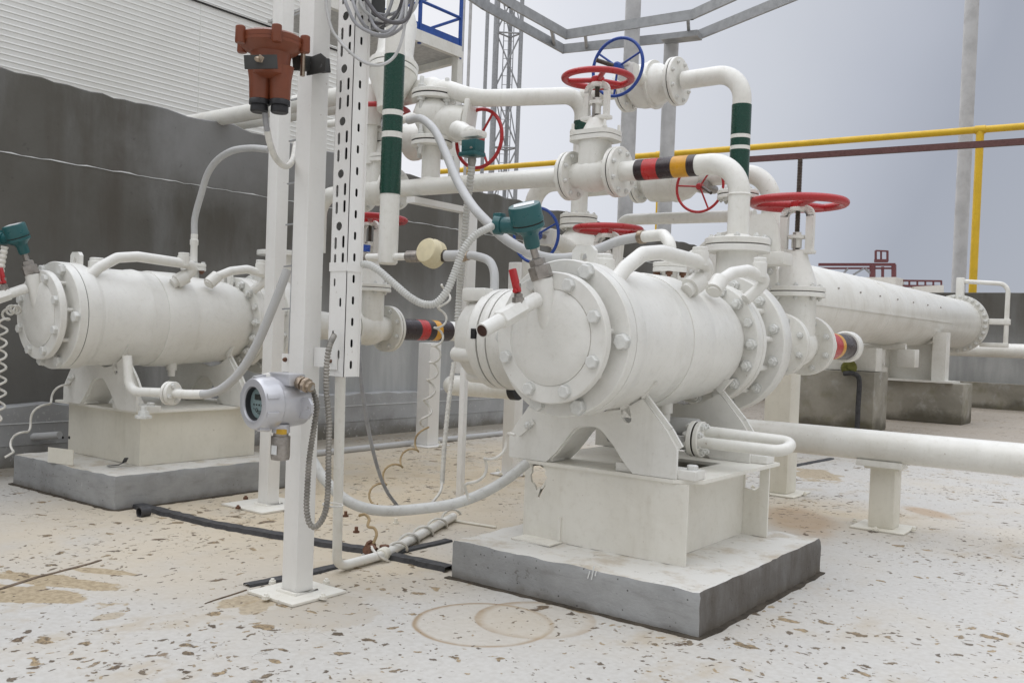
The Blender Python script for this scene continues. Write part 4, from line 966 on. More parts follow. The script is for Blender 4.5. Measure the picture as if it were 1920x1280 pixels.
part_b = tube(BM(), [(t0.x - .50, yb, t0.z), (t0.x - .34, yb, t0.z)], .086, 24); solo('dark_sleeve', part_b, 'maroon', 'dark painted sleeve on the pipe behind the upper gate valve flange', 'pipe sleeve')
# thin pale branch pipe
a, c = at(1165, 412, 9.3), at(1415, 404, 8.4)
pipe('branch_pipe', 'thin white level pipe crossing behind the discharge elbow', [a - V((.1, -.1, .5)), a, c], .056, Rr=.12)
t = thing('bracket_frame', 'white plate frame with rounded corner beside the discharge flange', 'frame', on_y(1440, 490, 7.0) )
yb2 = 7.0; ff = lambda px, py: (on_y(px, py, yb2).x, on_y(px, py, yb2).z)
part('frame_plate', plate(BM(), [ff(1402, 500), ff(1402, 412), ff(1412, 404), ff(1440, 400), ff(1452, 404), ff(1461, 420), ff(1466, 490), ff(1462, 500)], [], (0, yb2, 0), (1, 0, 0), (0, 0, 1), .03), 'white', t)
b = BM(); box(b, on_y(1448, 486, 6.9), (.26, .2, .10), None, .02); part('foot_block', b, 'white', t)
bolts(t, on_y(1436, 454, 6.965), (0, -1, 0), .001, [0], .045, 'nut')
q = on_y(1352, 520, 7.05)
t = thing('blind_flange', 'large white bolted disc standing upright behind the discharge nozzle', 'flange', q - V((0, 0, .45)))
part('disc', disc(BM(), q + V((.05, .05, -.02)), (0, 1, 0), .40, .05, 64), 'white', t); bolts(t, q + V((.05, .05, -.02)), (0, -1, 0), .345, evn(16), .026, 'nut')
part('back_neck', lathe(BM(), q + V((.05, .1, -.02)), (0, 1, 0), [(.3, 0), (.2, .3), (.1, .4)], 40), 'white', t)

# ================================================================ LEFT GREEN PIPE AND THE TALL STACK OF FLANGES
gx = lambda px, py: at(px, py, 7.0)
p0, p1 = gx(727, 494), gx(740, 40); XG, YG = p0.x, p0.y
t = thing('vent_pipe', 'vertical white pipe with long dark green band, capped below, left of the check valve', 'pipe', (XG, YG, p0.z))
zg = lambda py: at(733, py, 7.0).z
part('run', lathe(BM(), (XG, YG, zg(496)), (0, 0, 1), [(.06, 0), (.073, .012), (.073, 5 - zg(496))], 30), 'white', t)
for a, c, m_, n_ in ((107, 210, 'green', 'green_band'), (210, 220, 'white', 'white_band'), (220, 250, 'green', 'green_band'), (250, 261, 'white', 'white_band'), (261, 365, 'green', 'green_band')):
    part(n_, tube(BM(), [(XG, YG, zg(c)), (XG, YG, zg(a))], .077, 30), m_, t)
br = part('branch', tube(BM(), [(XG, YG, zg(482)), V((XG, YG, zg(482))) + V((.62, .05, 0)).normalized() * .19], .028, 14), 'white', t)
part('branch', tube(BM(), [(XG - .22, YG - .02, zg(482)), (XG, YG, zg(482))], .028, 14), 'white', t)
t = thing('drain_valve', 'small grey tap with blue lever left of the green pipe foot', 'tap', (XG - .3, YG, zg(490)))
part('tap_body', lathe(BM(), (XG - .40, YG - .02, zg(482)), (1, 0, 0), [(.03, 0), (.045, .02), (.045, .09), (.036, .1), (.036, .2)], 8), 'steel', t)
part('lever', bar(BM(), at(672, 464, 6.9), at(694, 466, 6.9), .03, .05), 'blue', t)
k0 = V((XG, YG, zg(482))) + V((.62, .05, 0)).normalized() * .18; kd = V((.62, .05, 0)).normalized()
t = thing('pressure_switch', 'cream round pressure switch on a grey pipe branch over the flexible conduit loop', 'switch', k0 + kd * .22 - V((0, 0, .1)))
part('coupling', lathe(BM(), k0, kd, [(.036, 0), (.045, .01), (.045, .11), (.036, .12)], 10), 'steel', t)
part('lock_ring', lathe(BM(), k0 + kd * .125, kd, [(.04, 0), (.04, .015)], 16), 'brass', t)
part('switch_base', tube(BM(), [k0 + kd * .14, k0 + kd * .36], .045, 16), 'thread', t)
cd = V((.02, -.95, .22)).normalized(); cc = k0 + kd * .25 + V((0, -.02, .02))
part('switch_cap', lathe(BM(), cc - cd * .06, cd, [(.08, 0), (.104, .015), (.104, .07), (.096, .08), (.094, .12), (.085, .135), (.05, .14)], 30), 'creamcap', t)
part('outlet', tube(BM(), [k0 + kd * .35, k0 + kd * .50], .040, 16), 'greyhose', t)
part('brass_nut', lathe(BM(), k0 + kd * .50, kd, [(.03, 0), (.042, .005), (.042, .03), (.035, .034), (.035, .06)], 8), 'brass', t)
HOSE0 = k0 + kd * .55
# flange stack behind tray
so = at(737, 132, 8.4); sa = V((-.12, .24, 1)).normalized()
t = thing('safety_valve', 'big white flanged valve body high between the slotted tray and the green pipe', 'valve', so - V((0, 0, .3)))
f1, f2 = flange(t, so, sa, .225, .05, 8, .03, .008, 'head')
part('bonnet', lathe(BM(), so + sa * .06, sa, [(.19, 0), (.185, .04), (.165, .10), (.165, .42), (.14, .50), (.10, .54), (.06, .60), (.06, .9)], 40), 'white', t)
part('body', lathe(BM(), so - sa * .06, -sa, [(.22, 0), (.19, .06), (.15, .16), (.11, .26), (.10, .34)], 40), 'white', t)
q = at(699, 205, 8.55)
part('inlet_pipe', tube(BM(), [(q.x, q.y, at(697, 165, 8.6).z), (q.x, q.y, at(697, 238, 8.6).z)], .078, 24), 'white', t)
b = BM(); lathe(b, (q.x, q.y, at(697, 238, 8.6).z - .35), (0, 0, 1), [(.05, 0), (.05, .36)], 20); part('drain_stub', b, 'white', t)
part('side_branch', tube(BM(), [V((q.x - .6, q.y, at(697, 222, 8.6).z)), V((q.x, q.y, at(697, 222, 8.6).z))], .035, 14), 'white', t)
q = at(690, 290, 8.9)
t = thing('globe_valve', 'small white valve with clamped bonnet behind the slotted tray under the large flanged body', 'valve', q - V((0, 0, .2)))
part('body', lathe(BM(), q, (0, 0, 1), [(.08, -.25), (.14, -.15), (.14, -.05), (.19, -.03), (.19, .0), (.19, .03), (.10, .04), (.08, .12), (.05, .22)], 28), 'white', t)
part('clamp_bar', box(BM(), q + V((0, 0, .06)), (.42, .08, .03), None, .006), 'white', t); bolts(t, q + V((0, 0, .03)), (0, 0, 1), .15, evn(4), .025, 'stud')
# twin white pipes crossing the wall top
for i, (pa, pb, lb) in enumerate((((430, 209), (740, 168), 'upper of two white pipes passing over the wall top toward the check valve'), ((470, 226), (690, 196), 'lower of two white pipes passing over the wall top toward the check valve'))):
    yy = 6.35 + i * .55; zt_ = on_y(*pa, yy).z
    A = on_y(*pa, yy); B = on_y(*pb, yy); z_ = on_y(600, pa[1] - 22, yy).z
    pipe('overhead_pipe', lb, [(WX - 6, yy, z_), (B.x, yy, z_)], .088, group='white pipes over the wall top')
pipe('elbow_pipe', 'white elbow joining the overhead pipe to the top flange of the check valve', [(CKX - .55, 6.30, zc + .02), (CKX - .02, 6.24, zc + .02), (CKX - .0, 6.2, zc - .07)], .10, Rr=.14)

# ================================================================ RIGHT: LONG TANK, CONCRETE BLOCKS
TX, TZc, TR = -4.70, 1.985, .535; TY1 = on_x(1852, 610, TX + TR + .12).y
t = thing('pressure_tank', 'long white cylindrical tank lying on concrete blocks at the right', 'tank', (TX, 15, .76))
part('shell', lathe(BM(), (TX, 10.0, TZc), (0, 1, 0), [(.1, -.35), (.3, -.27), (.45, -.12), (TR, 0), (TR, TY1 - 10.0), (TR - .01, TY1 - 9.98)], 72), 'white', t)
part('shell_seam', torus(BM(), (TX, 15.5, TZc), (0, 1, 0), TR, .008, 60, 6), 'white', t)
ef = part('end_flange', lathe(BM(), (TX, TY1, TZc), (0, 1, 0), [(TR, 0), (TR + .12, .005), (TR + .12, .075), (TR + .11, .08)], 72), 'white', t)
ef2 = part('end_cover', lathe(BM(), (TX, TY1 + .09, TZc), (0, 1, 0), [(TR + .12, 0), (TR + .12, .08), (TR, .10), (TR * .8, .2), (TR * .4, .28), (.02, .3)], 72), 'white', t)
bolts(ef, (TX, TY1, TZc), (0, -1, 0), TR + .075, evn(28), .042, 'nut')
b = BM(); box(b, (TX + TR + .004, 15.2, TZc - .06), (.012, 9.5, .025)); part('stiffener', b, 'white', t)
for k in range(9): 
    y = 11.0 + k * 1.0; part('insulation_clip', lathe(BM(), (TX + TR * math.cos(R(22)), y, TZc + TR * math.sin(R(22))), (.93, 0, .37), [(.014, -.01), (.014, .02)], 8), 'steel', t)
# davit arm
da = [at(1768, 525, 17.9), at(1868, 530, 17.4), at(1872, 640, 17.4), at(1868, 660, 17.4)]
dv_ = part('davit_arm', tube(BM(), bend([(TX + .05, TY1 + .05, TZc + TR + .42), (TX + 1.0, TY1 + .15, TZc + TR + .36), (TX + 1.0, TY1 + .15, TZc - .48)], .2, 8), .05, 14), 'white', t)
b = BM(); span(b, (TX - .03, TY1 - .02, TZc + TR - .02), (TX + .14, TY1 + .1, TZc + TR + .5), .02); part('davit_lug', b, 'white', dv_)
b = BM(); span(b, (TX + TR - .02, TY1 + .09, TZc + .0), (TX + 1.08, TY1 + .2, TZc + .13), .02); part('davit_bearing', b, 'white', dv_)
b = BM(); span(b, (TX + TR - .05, TY1 + .09, TZc - .50), (TX + 1.06, TY1 + .2, TZc - .40), .02); part('davit_bearing', b, 'white', dv_)
# tank saddle
SYT = 19.05
sd = part('tank_saddle', plate(BM(), [(TX - .62, .80), (TX + .62, .80), (TX + .62, 1.50), (TX + .50, 1.62), (TX + .3, 1.50), (TX, 1.46), (TX - .3, 1.50), (TX - .62, 1.62)], [], (0, SYT + .25, 0), (1, 0, 0), (0, 0, 1), .03), 'white', t)
b = BM(); span(b, (TX + .40, SYT - .1, .80), (TX + .64, SYT + .22, 1.72)); part('saddle_rib', b, 'white', sd); b = BM(); span(b, (TX - .64, SYT - .1, .80), (TX - .45, SYT + .22, 1.6)); part('saddle_rib', b, 'white', sd)
b = BM(); span(b, (TX - .85, SYT - .25, .765), (TX + .80, SYT + .45, .80)); part('saddle_plate', b, 'white', sd)
bg_ = 'concrete blocks under the tank'
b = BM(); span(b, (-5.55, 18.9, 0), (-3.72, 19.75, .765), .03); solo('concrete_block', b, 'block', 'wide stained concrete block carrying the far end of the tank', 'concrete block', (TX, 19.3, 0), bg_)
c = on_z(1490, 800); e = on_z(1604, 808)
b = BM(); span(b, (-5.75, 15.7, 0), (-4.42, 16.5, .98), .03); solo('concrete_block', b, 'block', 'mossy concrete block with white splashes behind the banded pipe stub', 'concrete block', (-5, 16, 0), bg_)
q = at(1590, 715, 15.6); b = BM(); tube(b, spline([at(1582, 700, 15.3), at(1600, 700, 15.2), at(1611, 712, 15.2), at(1609, 760, 15.2), at(1607, 806, 15.2)], 6), .04, 8); solo('drain_hose', b, 'strip', 'dark hose hanging down the mossy concrete block', 'hose')
b = BM(); span(b, (-5.3, 15.85, .99), (-4.45, 16.2, 1.38), .02); solo('support_block', b, 'white', 'white steel block on top of the mossy concrete block', 'support')
b = BM(); lathe(b, at(1590, 690, 15.4), (.5, -.8, .2), [(.09, -.05), (.12, .0), (.12, .10), (.05, .11), (.05, .13)], 14); solo('hose_reel', b, 'moss', 'small dirty yellow and black roll beside the banded pipe end', 'roll')
# small valve under the tank
q = at(1642, 690, 16.8)
t = thing('angle_valve', 'small white conical valve under the tank on the concrete block', 'valve', q)
part('cone', lathe(BM(), q - V((0, 0, .05)), (0, 0, 1), [(.20, 0), (.20, .06), (.19, .07), (.13, .12), (.07, .26), (.06, .42)], 28), 'white', t)
part('outlet_pipe', tube(BM(), [q + V((-.35, 0, .40)), q + V((.5, 0, .40))], .06, 14), 'white', t)
b = BM(); box(b, q + V((.52, .1, .20)), (.3, .3, .32), None, .02); part('valve_block', b, 'white', t)
pipe('wall_pipe', 'white pipe running along the back wall right of the tank end', [(-5.5, 24.6, 1.42), (12, 24.6, 1.42)], .17)

a, c = at(838, 722, 8.7), at(962, 729, 8.3)
t = thing('pipe_spool', 'short thick grey white pipe lying behind the terminal box above the wall ledge', 'pipe', a)
part('run', tube(BM(), bend([a + V((0, .5, 0)), a, c], .12), .092, 24), 'white', t); part('end_ring', lathe(BM(), c, c - a, [(.098, -.01), (.098, .06), (.07, .061)], 24), 'black', t)

# ================================================================ FRONT COLUMNS, TRAY, INSTRUMENTS
cg = 'tall white instrument columns'
def tallcol(label, x, y, bw, rot=0):
    t = thing('instrument_column', label, 'column', (x, y, 0), cg)
    b = BM(); box(b, (x, y, 2.6), (.116, .116, 5.16), None, .012); part('tube', b, 'col', t)
    b = BM(); box(b, (x, y, .009), (bw, bw, .014), Matrix.Rotation(rot, 4, 'Z'), .002); p = part('base_plate', b, 'dirtyw', t)
    bolts(p, (x, y, .016), (0, 0, 1), bw * .56, [45 + 90 * k for k in range(4)], .019, 'nut', 'rust' if bw > .4 else 'dirtyw')
    b = BM(); tube(b, [(x - .07, y - .07, .017), (x + .07, y - .07, .017), (x + .07, y + .07, .017), (x - .07, y + .07, .017), (x - .07, y - .07, .017)], .014, 8); part('weld', b, 'dirtyw', p)
    return t
BX, BY = on_z(557, 1112).x, on_z(557, 1112).y
AXc, AYc = on_z(503, 948).x, on_z(503, 948).y
tallcol('nearer tall white square column with the gas detector and brown box', BX, BY, .36)
tallcol('farther tall white square column beside the nearer one, rusty bolted base plate', AXc, AYc, .50)
# cable and its clips between the columns
cxx = lambda py: at(541 + (py - 700) * -.040, py, 5.4)
t = thing('clipped_cable', 'thin cable strapped with small clips up the gap between the two tall columns', 'cable', cxx(690))
part('cable', tube(BM(), [cxx(y) for y in range(-30, 700, 20)], .008, 8), 'cable', t)
part('cable', tube(BM(), [cxx(y) + V((.02, .01, 0)) for y in range(-30, 700, 20)], .006, 8), 'cable', t)
for y in (28, 110, 188, 265, 345, 422, 500, 580): part('clip', bar(BM(), cxx(y) + V((-.05, -.02, 0)), cxx(y) + V((.015, -.02, .004)), .012, .008), 'galv', t)
# bracket plate low between columns
b = BM(); box(b, at(542, 680, 4.95), (.11, .008, .095)); t = solo('bolted_plate', b, 'col', 'small white bolted plate bridging the two tall columns above the detector', 'plate'); bolts(t, at(535, 674, 4.93), (0, -1, 0), .0001, [0], .012, 'nut', 'rust')

# slotted tray: folded sheet with real holes
TXL, TYF = on_y(613, 704, 3.22).x, 3.22
TW, TD = .122, .095; z0 = on_y(640, 706, TYF).z; z1 = 4.4
t = thing('cable_tray', 'tall white perforated cable tray with slots and round holes beside the nearer column', 'cable tray', (TXL, TYF, z0))
fh, sh = [], []; per = .262; z = z0 + .06; k = 0; Ht = z1 - z0
while z < z1 - .15:
    u = z - z0
    if u > .55:
        for dz in (0, .085): fh += [slot(.032, u + dz, .018, .062), slot(.088, u + dz + .006, .018, .062)]
        fh.append(circ(.054, u + .170, .022))
    else: fh += [slot(.080, u + .05, .015, .045), slot(.034, u + .15, .013, .04)]
    z += per
for i in range(int((Ht - .1) / .108)): sh.append(slot(.048, .06 + i * .108, .017, .042))
front = part('slotted_face', plate(BM(), [(0, 0), (TW, 0), (TW, Ht), (0, Ht)], fh, (TXL, TYF + .003, z0), (1, 0, 0), (0, 0, 1), .003), 'col', t, ang=30)
part('slotted_side', plate(BM(), [(0, 0), (TD, 0), (TD, Ht), (0, Ht)], sh, (TXL + TW - .003, TYF, z0), (0, 1, 0), (0, 0, 1), .003), 'col', t, ang=30)
b = BM(); span(b, (TXL, TYF, z0), (TXL + .003, TYF + TD, z1)); part('side_wall', b, 'col', t)
b = BM(); span(b, (TXL + TW - .012, TYF + TD - .003, z0), (TXL + TW + .012, TYF + TD, z1)); part('lip', b, 'col', t)
b = BM(); span(b, (TXL + .003, TYF + .07, z0), (TXL + TW - .004, TYF + .073, z1)); part('shade_backing', b, 'dark', t, 'black sheet painting in the shade inside the tray')  # added black sheet behind the slots, shade put in as colour
zb_ = on_y(640, 500, TYF).z; b = BM(); span(b, (TXL - .004, TYF - .004, zb_ - .022), (TXL + TW + .004, TYF + TD, zb_ + .022)); part('splice_band', b, 'col', t)
b = BM(); span(b, (BX + .06, TYF + .02, z0 + .04), (TXL + .075, TYF + .028, z0 + .14)); p = part('tray_bracket', b, 'col', t); 
q = on_y(622, 681, TYF - .01); b = BM(); box(b, (TXL + .035, TYF - .006, z0 + .075), (.085, .006, .085)); part('tray_bracket', b, 'col', t)
bolts(p, (TXL + .035, TYF - .010, z0 + .075), (0, -1, 0), .0001, [0], .009, 'nut', 'rust')
# perforated ladder strip behind between column and tray
t2 = thing('angle_strip', 'narrow white perforated angle standing in the gap between nearer column and tray', 'angle strip', (TXL - .03, TYF + .12, z0))
part('angle', plate(BM(), [(0, 0), (.022, 0), (.022, Ht), (0, Ht)], [slot(.011, .12 + i * .11, .008, .07, 3) for i in range(int(Ht / .11) - 2)], (TXL - .034, TYF + .09, z0), (1, 0, 0), (0, 0, 1), .003), 'col', t2)

# brown junction box
jc = at(509, 78, 4.42)
t = thing('junction_box', 'reddish brown round junction box with two black glands bracketed high on the nearer column', 'junction box', jc - V((0, 0, .2)))
JA = V((0, 0, 1))
part('lid', lathe(BM(), jc, JA, [(.125, -.012), (.145, -.01), (.147, .012), (.135, .022), (.10, .034), (.03, .040)], 40), 'bakelite', t)
body = part('box_body', lathe(BM(), jc - V((0, 0, .012)), -JA, [(.148, 0), (.147, .014), (.122, .036), (.096, .05), (.092, .07), (.086, .15), (.05, .17)], 40), 'bakelite', t)
for a in (-160, -100, -30, 40, 120):
    a = R(a); p = jc + V((math.cos(a) * .158, math.sin(a) * .158, 0)); part('screw_boss', lathe(BM(), p, JA, [(.021, -.045), (.024, -.04), (.023, .03), (.019, .034)], 18), 'bakelite', t)
vx = V((math.cos(YAW), math.sin(YAW), 0))
for s, m_ in ((-1, 1), (1, 1)):
    p = jc + vx * (.048 * s) - V((0, 0, .12)); part('cable_spout', lathe(BM(), p, -JA, [(.062, 0), (.052, .06), (.048, .15), (.046, .155)], 24), 'bakelite', body)
    part('gland', lathe(BM(), p - V((0, 0, .155)), -JA, [(.046, 0), (.049, .004), (.049, .025), (.04, .028), (.042, .035), (.042, .055), (.036, .062)], 20), 'black', body)
JG = jc - vx * .048 - V((0, 0, .33))
arm = part('mount_arm', bar(BM(), at(458, 117, 4.24), at(520, 116, 4.26), .010, .062, (0, 0, 1)), 'bracket', t)
part('mount_arm', bar(BM(), at(556, 118, 4.55), at(612, 124, 4.78), .05, .07, (0, 0, 1), .004), 'bracket', t)
part('mount_plate', plate(BM(), [(-.06, -.04), (.075, -.04), (.075, .03), (.04, .055), (-.06, .045)], [circ(.045, -.005, .009), circ(-.035, .02, .008)], at(592, 124, 4.60), (1, 0, 0), (0, 0, 1), .006), 'bracket', t)
wn = part('wing_nut', lathe(BM(), at(489, 113, 4.235), (0, -1, 0), [(.012, 0), (.014, .02), (.008, .03)], 10), 'brass', arm)
part('wing', box(BM(), at(489, 110, 4.21), (.034, .008, .026), Matrix.Rotation(.6, 4, 'Y'), .003), 'brass', wn)
part('clamp_bolt', lathe(BM(), at(568, 108, 4.52), (0, 0, 1), [(.012, -.09), (.012, .02), (.02, .022), (.02, .04)], 8), 'brass', arm)
# cable from its gland
b = BM(); P = [JG + V((0, 0, .06)), at(496, 195, 4.45), at(500, 225, 4.47)]
t = thing('drop_cable', 'short grey and white cable looping from the brown box into the column gap', 'cable', at(540, 312, 4.8))
part('dark_sheath', tube(BM(), spline([JG + V((0, 0, .05)), at(495, 190, 4.42), at(497, 215, 4.44), at(501, 246, 4.47)], 6), .014, 10), 'cable', t)
part('white_sheath', tube(BM(), spline([at(500, 240, 4.47), at(507, 272, 4.5), at(518, 298, 4.58), at(536, 312, 4.7), at(549, 300, 4.85), at(555, 270, 5.0)], 8), .016, 10), 'whitecable', t)

# silver gas detector
gd = V((.12, 1, .02)).normalized(); gc = at(472, 757, 4.42)
t = thing('gas_detector', 'silver cylindrical gas detector with round display window bolted to the nearer column', 'gas detector', gc - V((0, 0, .14)))
R0 = .128
part('cap_ring', lathe(BM(), gc, gd, [(.078, .045), (.080, .012), (.084, .003), (.097, .0), (.118, .006), (.124, .016), (R0, .03), (R0, .10), (R0 - .004, .105), (.05, .106)], 56, cap=False), 'silver', t)
hs = part('housing', lathe(BM(), gc + gd * .105, gd, [(.120, 0), (.121, .10), (.116, .155), (.10, .165)], 56), 'silver', t)
x_, y_, z_ = frame(-gd)
for a in (20, 92, 165, 200, 290, 340):
    a = R(a); d = x_ * math.cos(a) + y_ * math.sin(a); part('grip_rib', bar(BM(), gc + gd * .012 + d * (R0 - .004), gc + gd * .07 + d * (R0 + .003), .028, .016, d, .003), 'silver', hs)
part('bezel', lathe(BM(), gc + gd * .002, gd, [(.0795, .010), (.0765, .012), (.072, .034), (.072, .05)], 48, cap=False), 'black', t)
face = part('display_face', disc(BM(), gc + gd * .036, gd, .0775, .004, 48, .0005), 'lens', t)
vx2 = x_; 
def on_face(u, v_, d=.034): return gc + gd * d + V((.99, -.12, 0)).normalized() * u + V((0, 0, 1)) * v_
fx = V((.99, -.12, 0)).normalized()
part('lcd_window', plate(BM(), [(-.026, -.012), (.026, -.012), (.026, .014), (-.026, .014)], [], on_face(-.002, .030), fx, (0, 0, 1), .003), 'lcd', face)
for k in range(4): part('key', disc(BM(), on_face(-.036 + .024 * k, -.006), -gd, .0045, .003, 10, .0005), 'lcd', face)
for k, (u, v_, w_) in enumerate(((-.035, -.026, .008), (.012, -.036, .040), (.015, -.046, .03))): part('print_line', plate(BM(), [(-w_ / 2, -.0015), (w_ / 2, -.0015), (w_ / 2, .0015), (-w_ / 2, .0015)], [], on_face(u, v_), fx, (0, 0, 1), .003), 'lcd', face)
part('print_ring', torus(BM(), on_face(-.012, -.032), -gd, .009, .0015, 16, 6), 'lcd', face)
# lug, gland, sensor barrel
part('mount_lug', plate(BM(), [(-.07, -.05), (.03, -.05), (.055, -.02), (.055, .02), (.03, .05), (-.07, .05)], [circ(.032, 0, .009)], gc + gd * .20 + V((.13, .0, -.02)), (1, 0, 0), (0, 0, 1), .014), 'silver', hs)
top = part('entry_box', box(BM(), gc + gd * .16 + V((.03, 0, .115)), (.17, .10, .06), None, .012), 'silver', hs)
gl0 = gc + gd * .17 + V((.11, .0, .105)); gdn = V((.92, .1, -.22)).normalized()
g1 = part('cable_gland', lathe(BM(), gl0, gdn, [(.03, 0), (.034, .005), (.034, .03), (.024, .032), (.024, .04), (.036, .042), (.036, .06), (.026, .064), (.026, .085)], 8), 'brass', t)
GL = gl0 + gdn * .085
part('plug', lathe(BM(), gc + gd * .12 + V((-.045, 0, .10)), (-.2, 0, 1), [(.03, 0), (.034, .01), (.03, .035), (.02, .04)], 16), 'white', hs)
sc_ = gc + gd * .13 + V((.045, 0, -.12))
sb = part('sensor_barrel', lathe(BM(), sc_, (0, 0, -1), [(.036, 0), (.036, .035), (.045, .037), (.046, .042), (.046, .135), (.043, .15), (.03, .153)], 32), 'steel', t)
part('sensor_collar', lathe(BM(), sc_, (0, 0, -1), [(.04, -.02), (.043, .0), (.043, .02)], 24), 'silver', t)
part('warning_tag', box(BM(), sc_ + V((.03, -.025, -.012)), (.055, .03, .024), None, .004), 'yellowtag', sb)
part('label_plate', plate(BM(), [(-.018, -.022), (.018, -.022), (.018, .022), (-.018, .022)], [], sc_ + V((.012, -.0465, -.10)), (1, 0, 0), (0, 0, 1), .003), 'label', sb)

# ================================================================ HOSES, CONDUITS, CABLES
def hose(name, label, pts, r, mat, cat='hose', n=8, seg=12, group=None): return solo(name, tube(BM(), spline(pts, n), r, seg), mat, label, cat, None, group)
def flexi(name, label, pts, r, mat, cat='conduit', pitch=.018, group=None, seg=12, depth=.18): return solo(name, ribbed(BM(), spline(pts, 8), r, pitch, seg, depth), mat, label, cat, None, group, 50)
fg = 'ribbed flexible metal conduits'
flexi('flexible_conduit', 'ribbed metal conduit looping from the gas detector gland down and up into the tray', [GL, at(586, 732, 4.62), at(594, 760, 4.62), at(589, 800, 4.63), at(580, 860, 4.64), at(576, 920, 4.64), at(575, 955, 4.64), at(581, 982, 4.63), at(594, 986, 4.62), at(609, 962, 4.60), at(615, 920, 4.58), at(616, 850, 4.56), at(617, 790, 4.55), at(612, 730, 4.54), at(613, 680, 4.54), at(618, 648, 4.56), at(626, 630, 4.66)], .0155, 'darkflex', group=fg, pitch=.016, depth=.32)
flexi('flexible_conduit', 'ribbed painted conduit sagging from the tray side to the right transmitter', [at(672, 497, 4.75), at(690, 496, 4.72), at(710, 507, 4.7), at(740, 533, 4.68), at(770, 558, 4.66), at(795, 570, 4.64), at(818, 568, 4.63), at(838, 545, 4.62), at(852, 512, 4.62), at(868, 470, 4.62), at(890, 442, 4.63), at(915, 428, 4.66), tport], .0195, 'flex', group=fg, pitch=.0135, depth=.22)
flexi('flexible_conduit', 'thin ribbed conduit hanging from the teal level switch down beside the square column', [at(884, 312, 7.35), at(881, 345, 7.4), at(876, 385, 7.5), at(871, 440, 7.6), at(866, 500, 7.7), at(861, 560, 7.8), at(858, 600, 7.8)], .030, 'flex', group=fg, pitch=.027, depth=.25)
flexi('flexible_conduit', 'thin white ribbed conduit hanging to the floor left of the thin post', [at(851, 680, 6.9), at(846, 715, 6.85), at(839, 775, 6.75), at(833, 840, 6.65), at(829, 906, 6.6)], .018, 'whitecable', group=fg, pitch=.03)
hose('cable', 'white cable end emerging from the hanging ribbed conduit onto the floor', [at(829, 904, 6.6), at(826, 920, 6.5), at(816, 935, 6.4), at(805, 948, 6.3)], .010, 'whitecable', 'cable')
flexi('flexible_conduit', 'ribbed white conduit rising at the left photo edge under the left transmitter', [at(9, 462, 6.85), at(4, 490, 6.85), at(0, 520, 6.85), at(-6, 560, 6.9), at(-20, 640, 7)], .026, 'whitecable', group=fg, pitch=.035, depth=.25)
hg = 'smooth grey hoses'
hose('conduit_hose', 'thick grey hose curving from the check valve over the right pump', [at(766, 226, 7.75), at(790, 223, 7.6), at(815, 245, 7.3), at(836, 288, 7.0), at(858, 340, 6.7), at(885, 385, 6.4), at(912, 415, 6.2), at(945, 446, 6.1), at(985, 470, 6.05), at(1030, 484, 6.1), at(1075, 482, 6.15), at(1115, 470, 6.2), at(1160, 452, 6.2), at(1203, 444, 6.15)], .033, 'greyhose', group=hg)
t = thing('elbow_pipe', 'white elbow with brass collar between the thick grey hose and the rusty bolted flange', 'pipe', NP)
e1 = at(1206, 444, 6.13)
part('run', tube(BM(), bend([e1, at(1244, 440, 5.95), V((NP.x, NP.y, NP.z + .14)), V((NP.x, NP.y, NP.z))], .09, 8), .038, 18), 'white', t)
part('collar', tube(BM(), [at(1200, 444.5, 6.15), at(1208, 444, 6.12)], .045, 16), 'brass', t)
part('flange', disc(BM(), NP - V((0, 0, .004)), (0, 0, 1), .105, .03, 28), 'white', t)
hose('conduit_hose', 'grey hose arching from the pressure switch down to the terminal box', [HOSE0, HOSE0 + kd * .05, at(915, 488, 6.45), at(926, 508, 6.35), at(927, 540, 6.28), at(926, 556, 6.25)], .030, 'greyhose', group=hg)
# left pump nozzle conduit
NL = NP + LO
lq = at(372, 497, 7.9)
t = thing('conduit_riser', 'grey conduit arching from a bolted flange riser on the left pump to the columns', 'conduit', NL)
flg = part('flange', disc(BM(), NL + V((0, 0, -.004)), (0, 0, 1), .105, .03, 28), 'white', t)
bolts(flg, NL + V((0, 0, .026)), (0, 0, 1), .08, evn(4, 20), .02, 'head')
zt2 = lambda py: NL.z + (497 - py) / 1750 * 8.0
lean = lambda h: V((NL.x, NL.y, NL.z + h))
part('riser', lathe(BM(), NL, (0, 0, 1), [(.045, .0), (.032, .03), (.030, .18), (.036, .19), (.036, .23), (.030, .235), (.03, .28)], 16), 'white', t)
pq_ = [lean(.26), lean(.42), at(377, 365, 8.02), at(389, 327, 7.95), at(408, 300, 7.85), at(436, 283, 7.7), at(470, 278, 7.5), at(506, 281, 7.25)]
part('conduit', tube(BM(), spline(pq_, 7), .028, 14), 'greyhose', t)
hose('conduit_hose', 'grey hose bending from the farther column to the flange under the left pump', [at(539, 505, 6.6), at(528, 535, 6.6), at(506, 590, 6.62), at(482, 645, 6.65), at(452, 695, 6.7), at(420, 726, 6.75), at(395, 737, 6.8), at(378, 739, 6.82)], .032, 'greyhose', group=hg)
fc = at(321, 737, 6.95)
t = thing('round_flange', 'round white pipe flange with short pipe under the left pump', 'flange', fc - V((0, 0, .09)))
part('disc', disc(BM(), fc, (1, .25, 0), .088, .03, 32), 'white', t); part('disc', disc(BM(), fc - V((.034, .008, 0)), (1, .25, 0), .088, .028, 32), 'white', t)
part('neck', tube(BM(), [fc, at(352, 739, 6.88), at(382, 739, 6.82)], .034, 16), 'white', t)
part('return_pipe', tube(BM(), bend([fc - V((.03, 0, 0)), fc + V((-.40, -.10, -.01)), fc + V((-.44, -.10, .26))], .10), .035, 16), 'white', t)
bolts(t, fc + V((.03, .0075, 0)), (1, .25, 0), .06, evn(4, 20), .018)
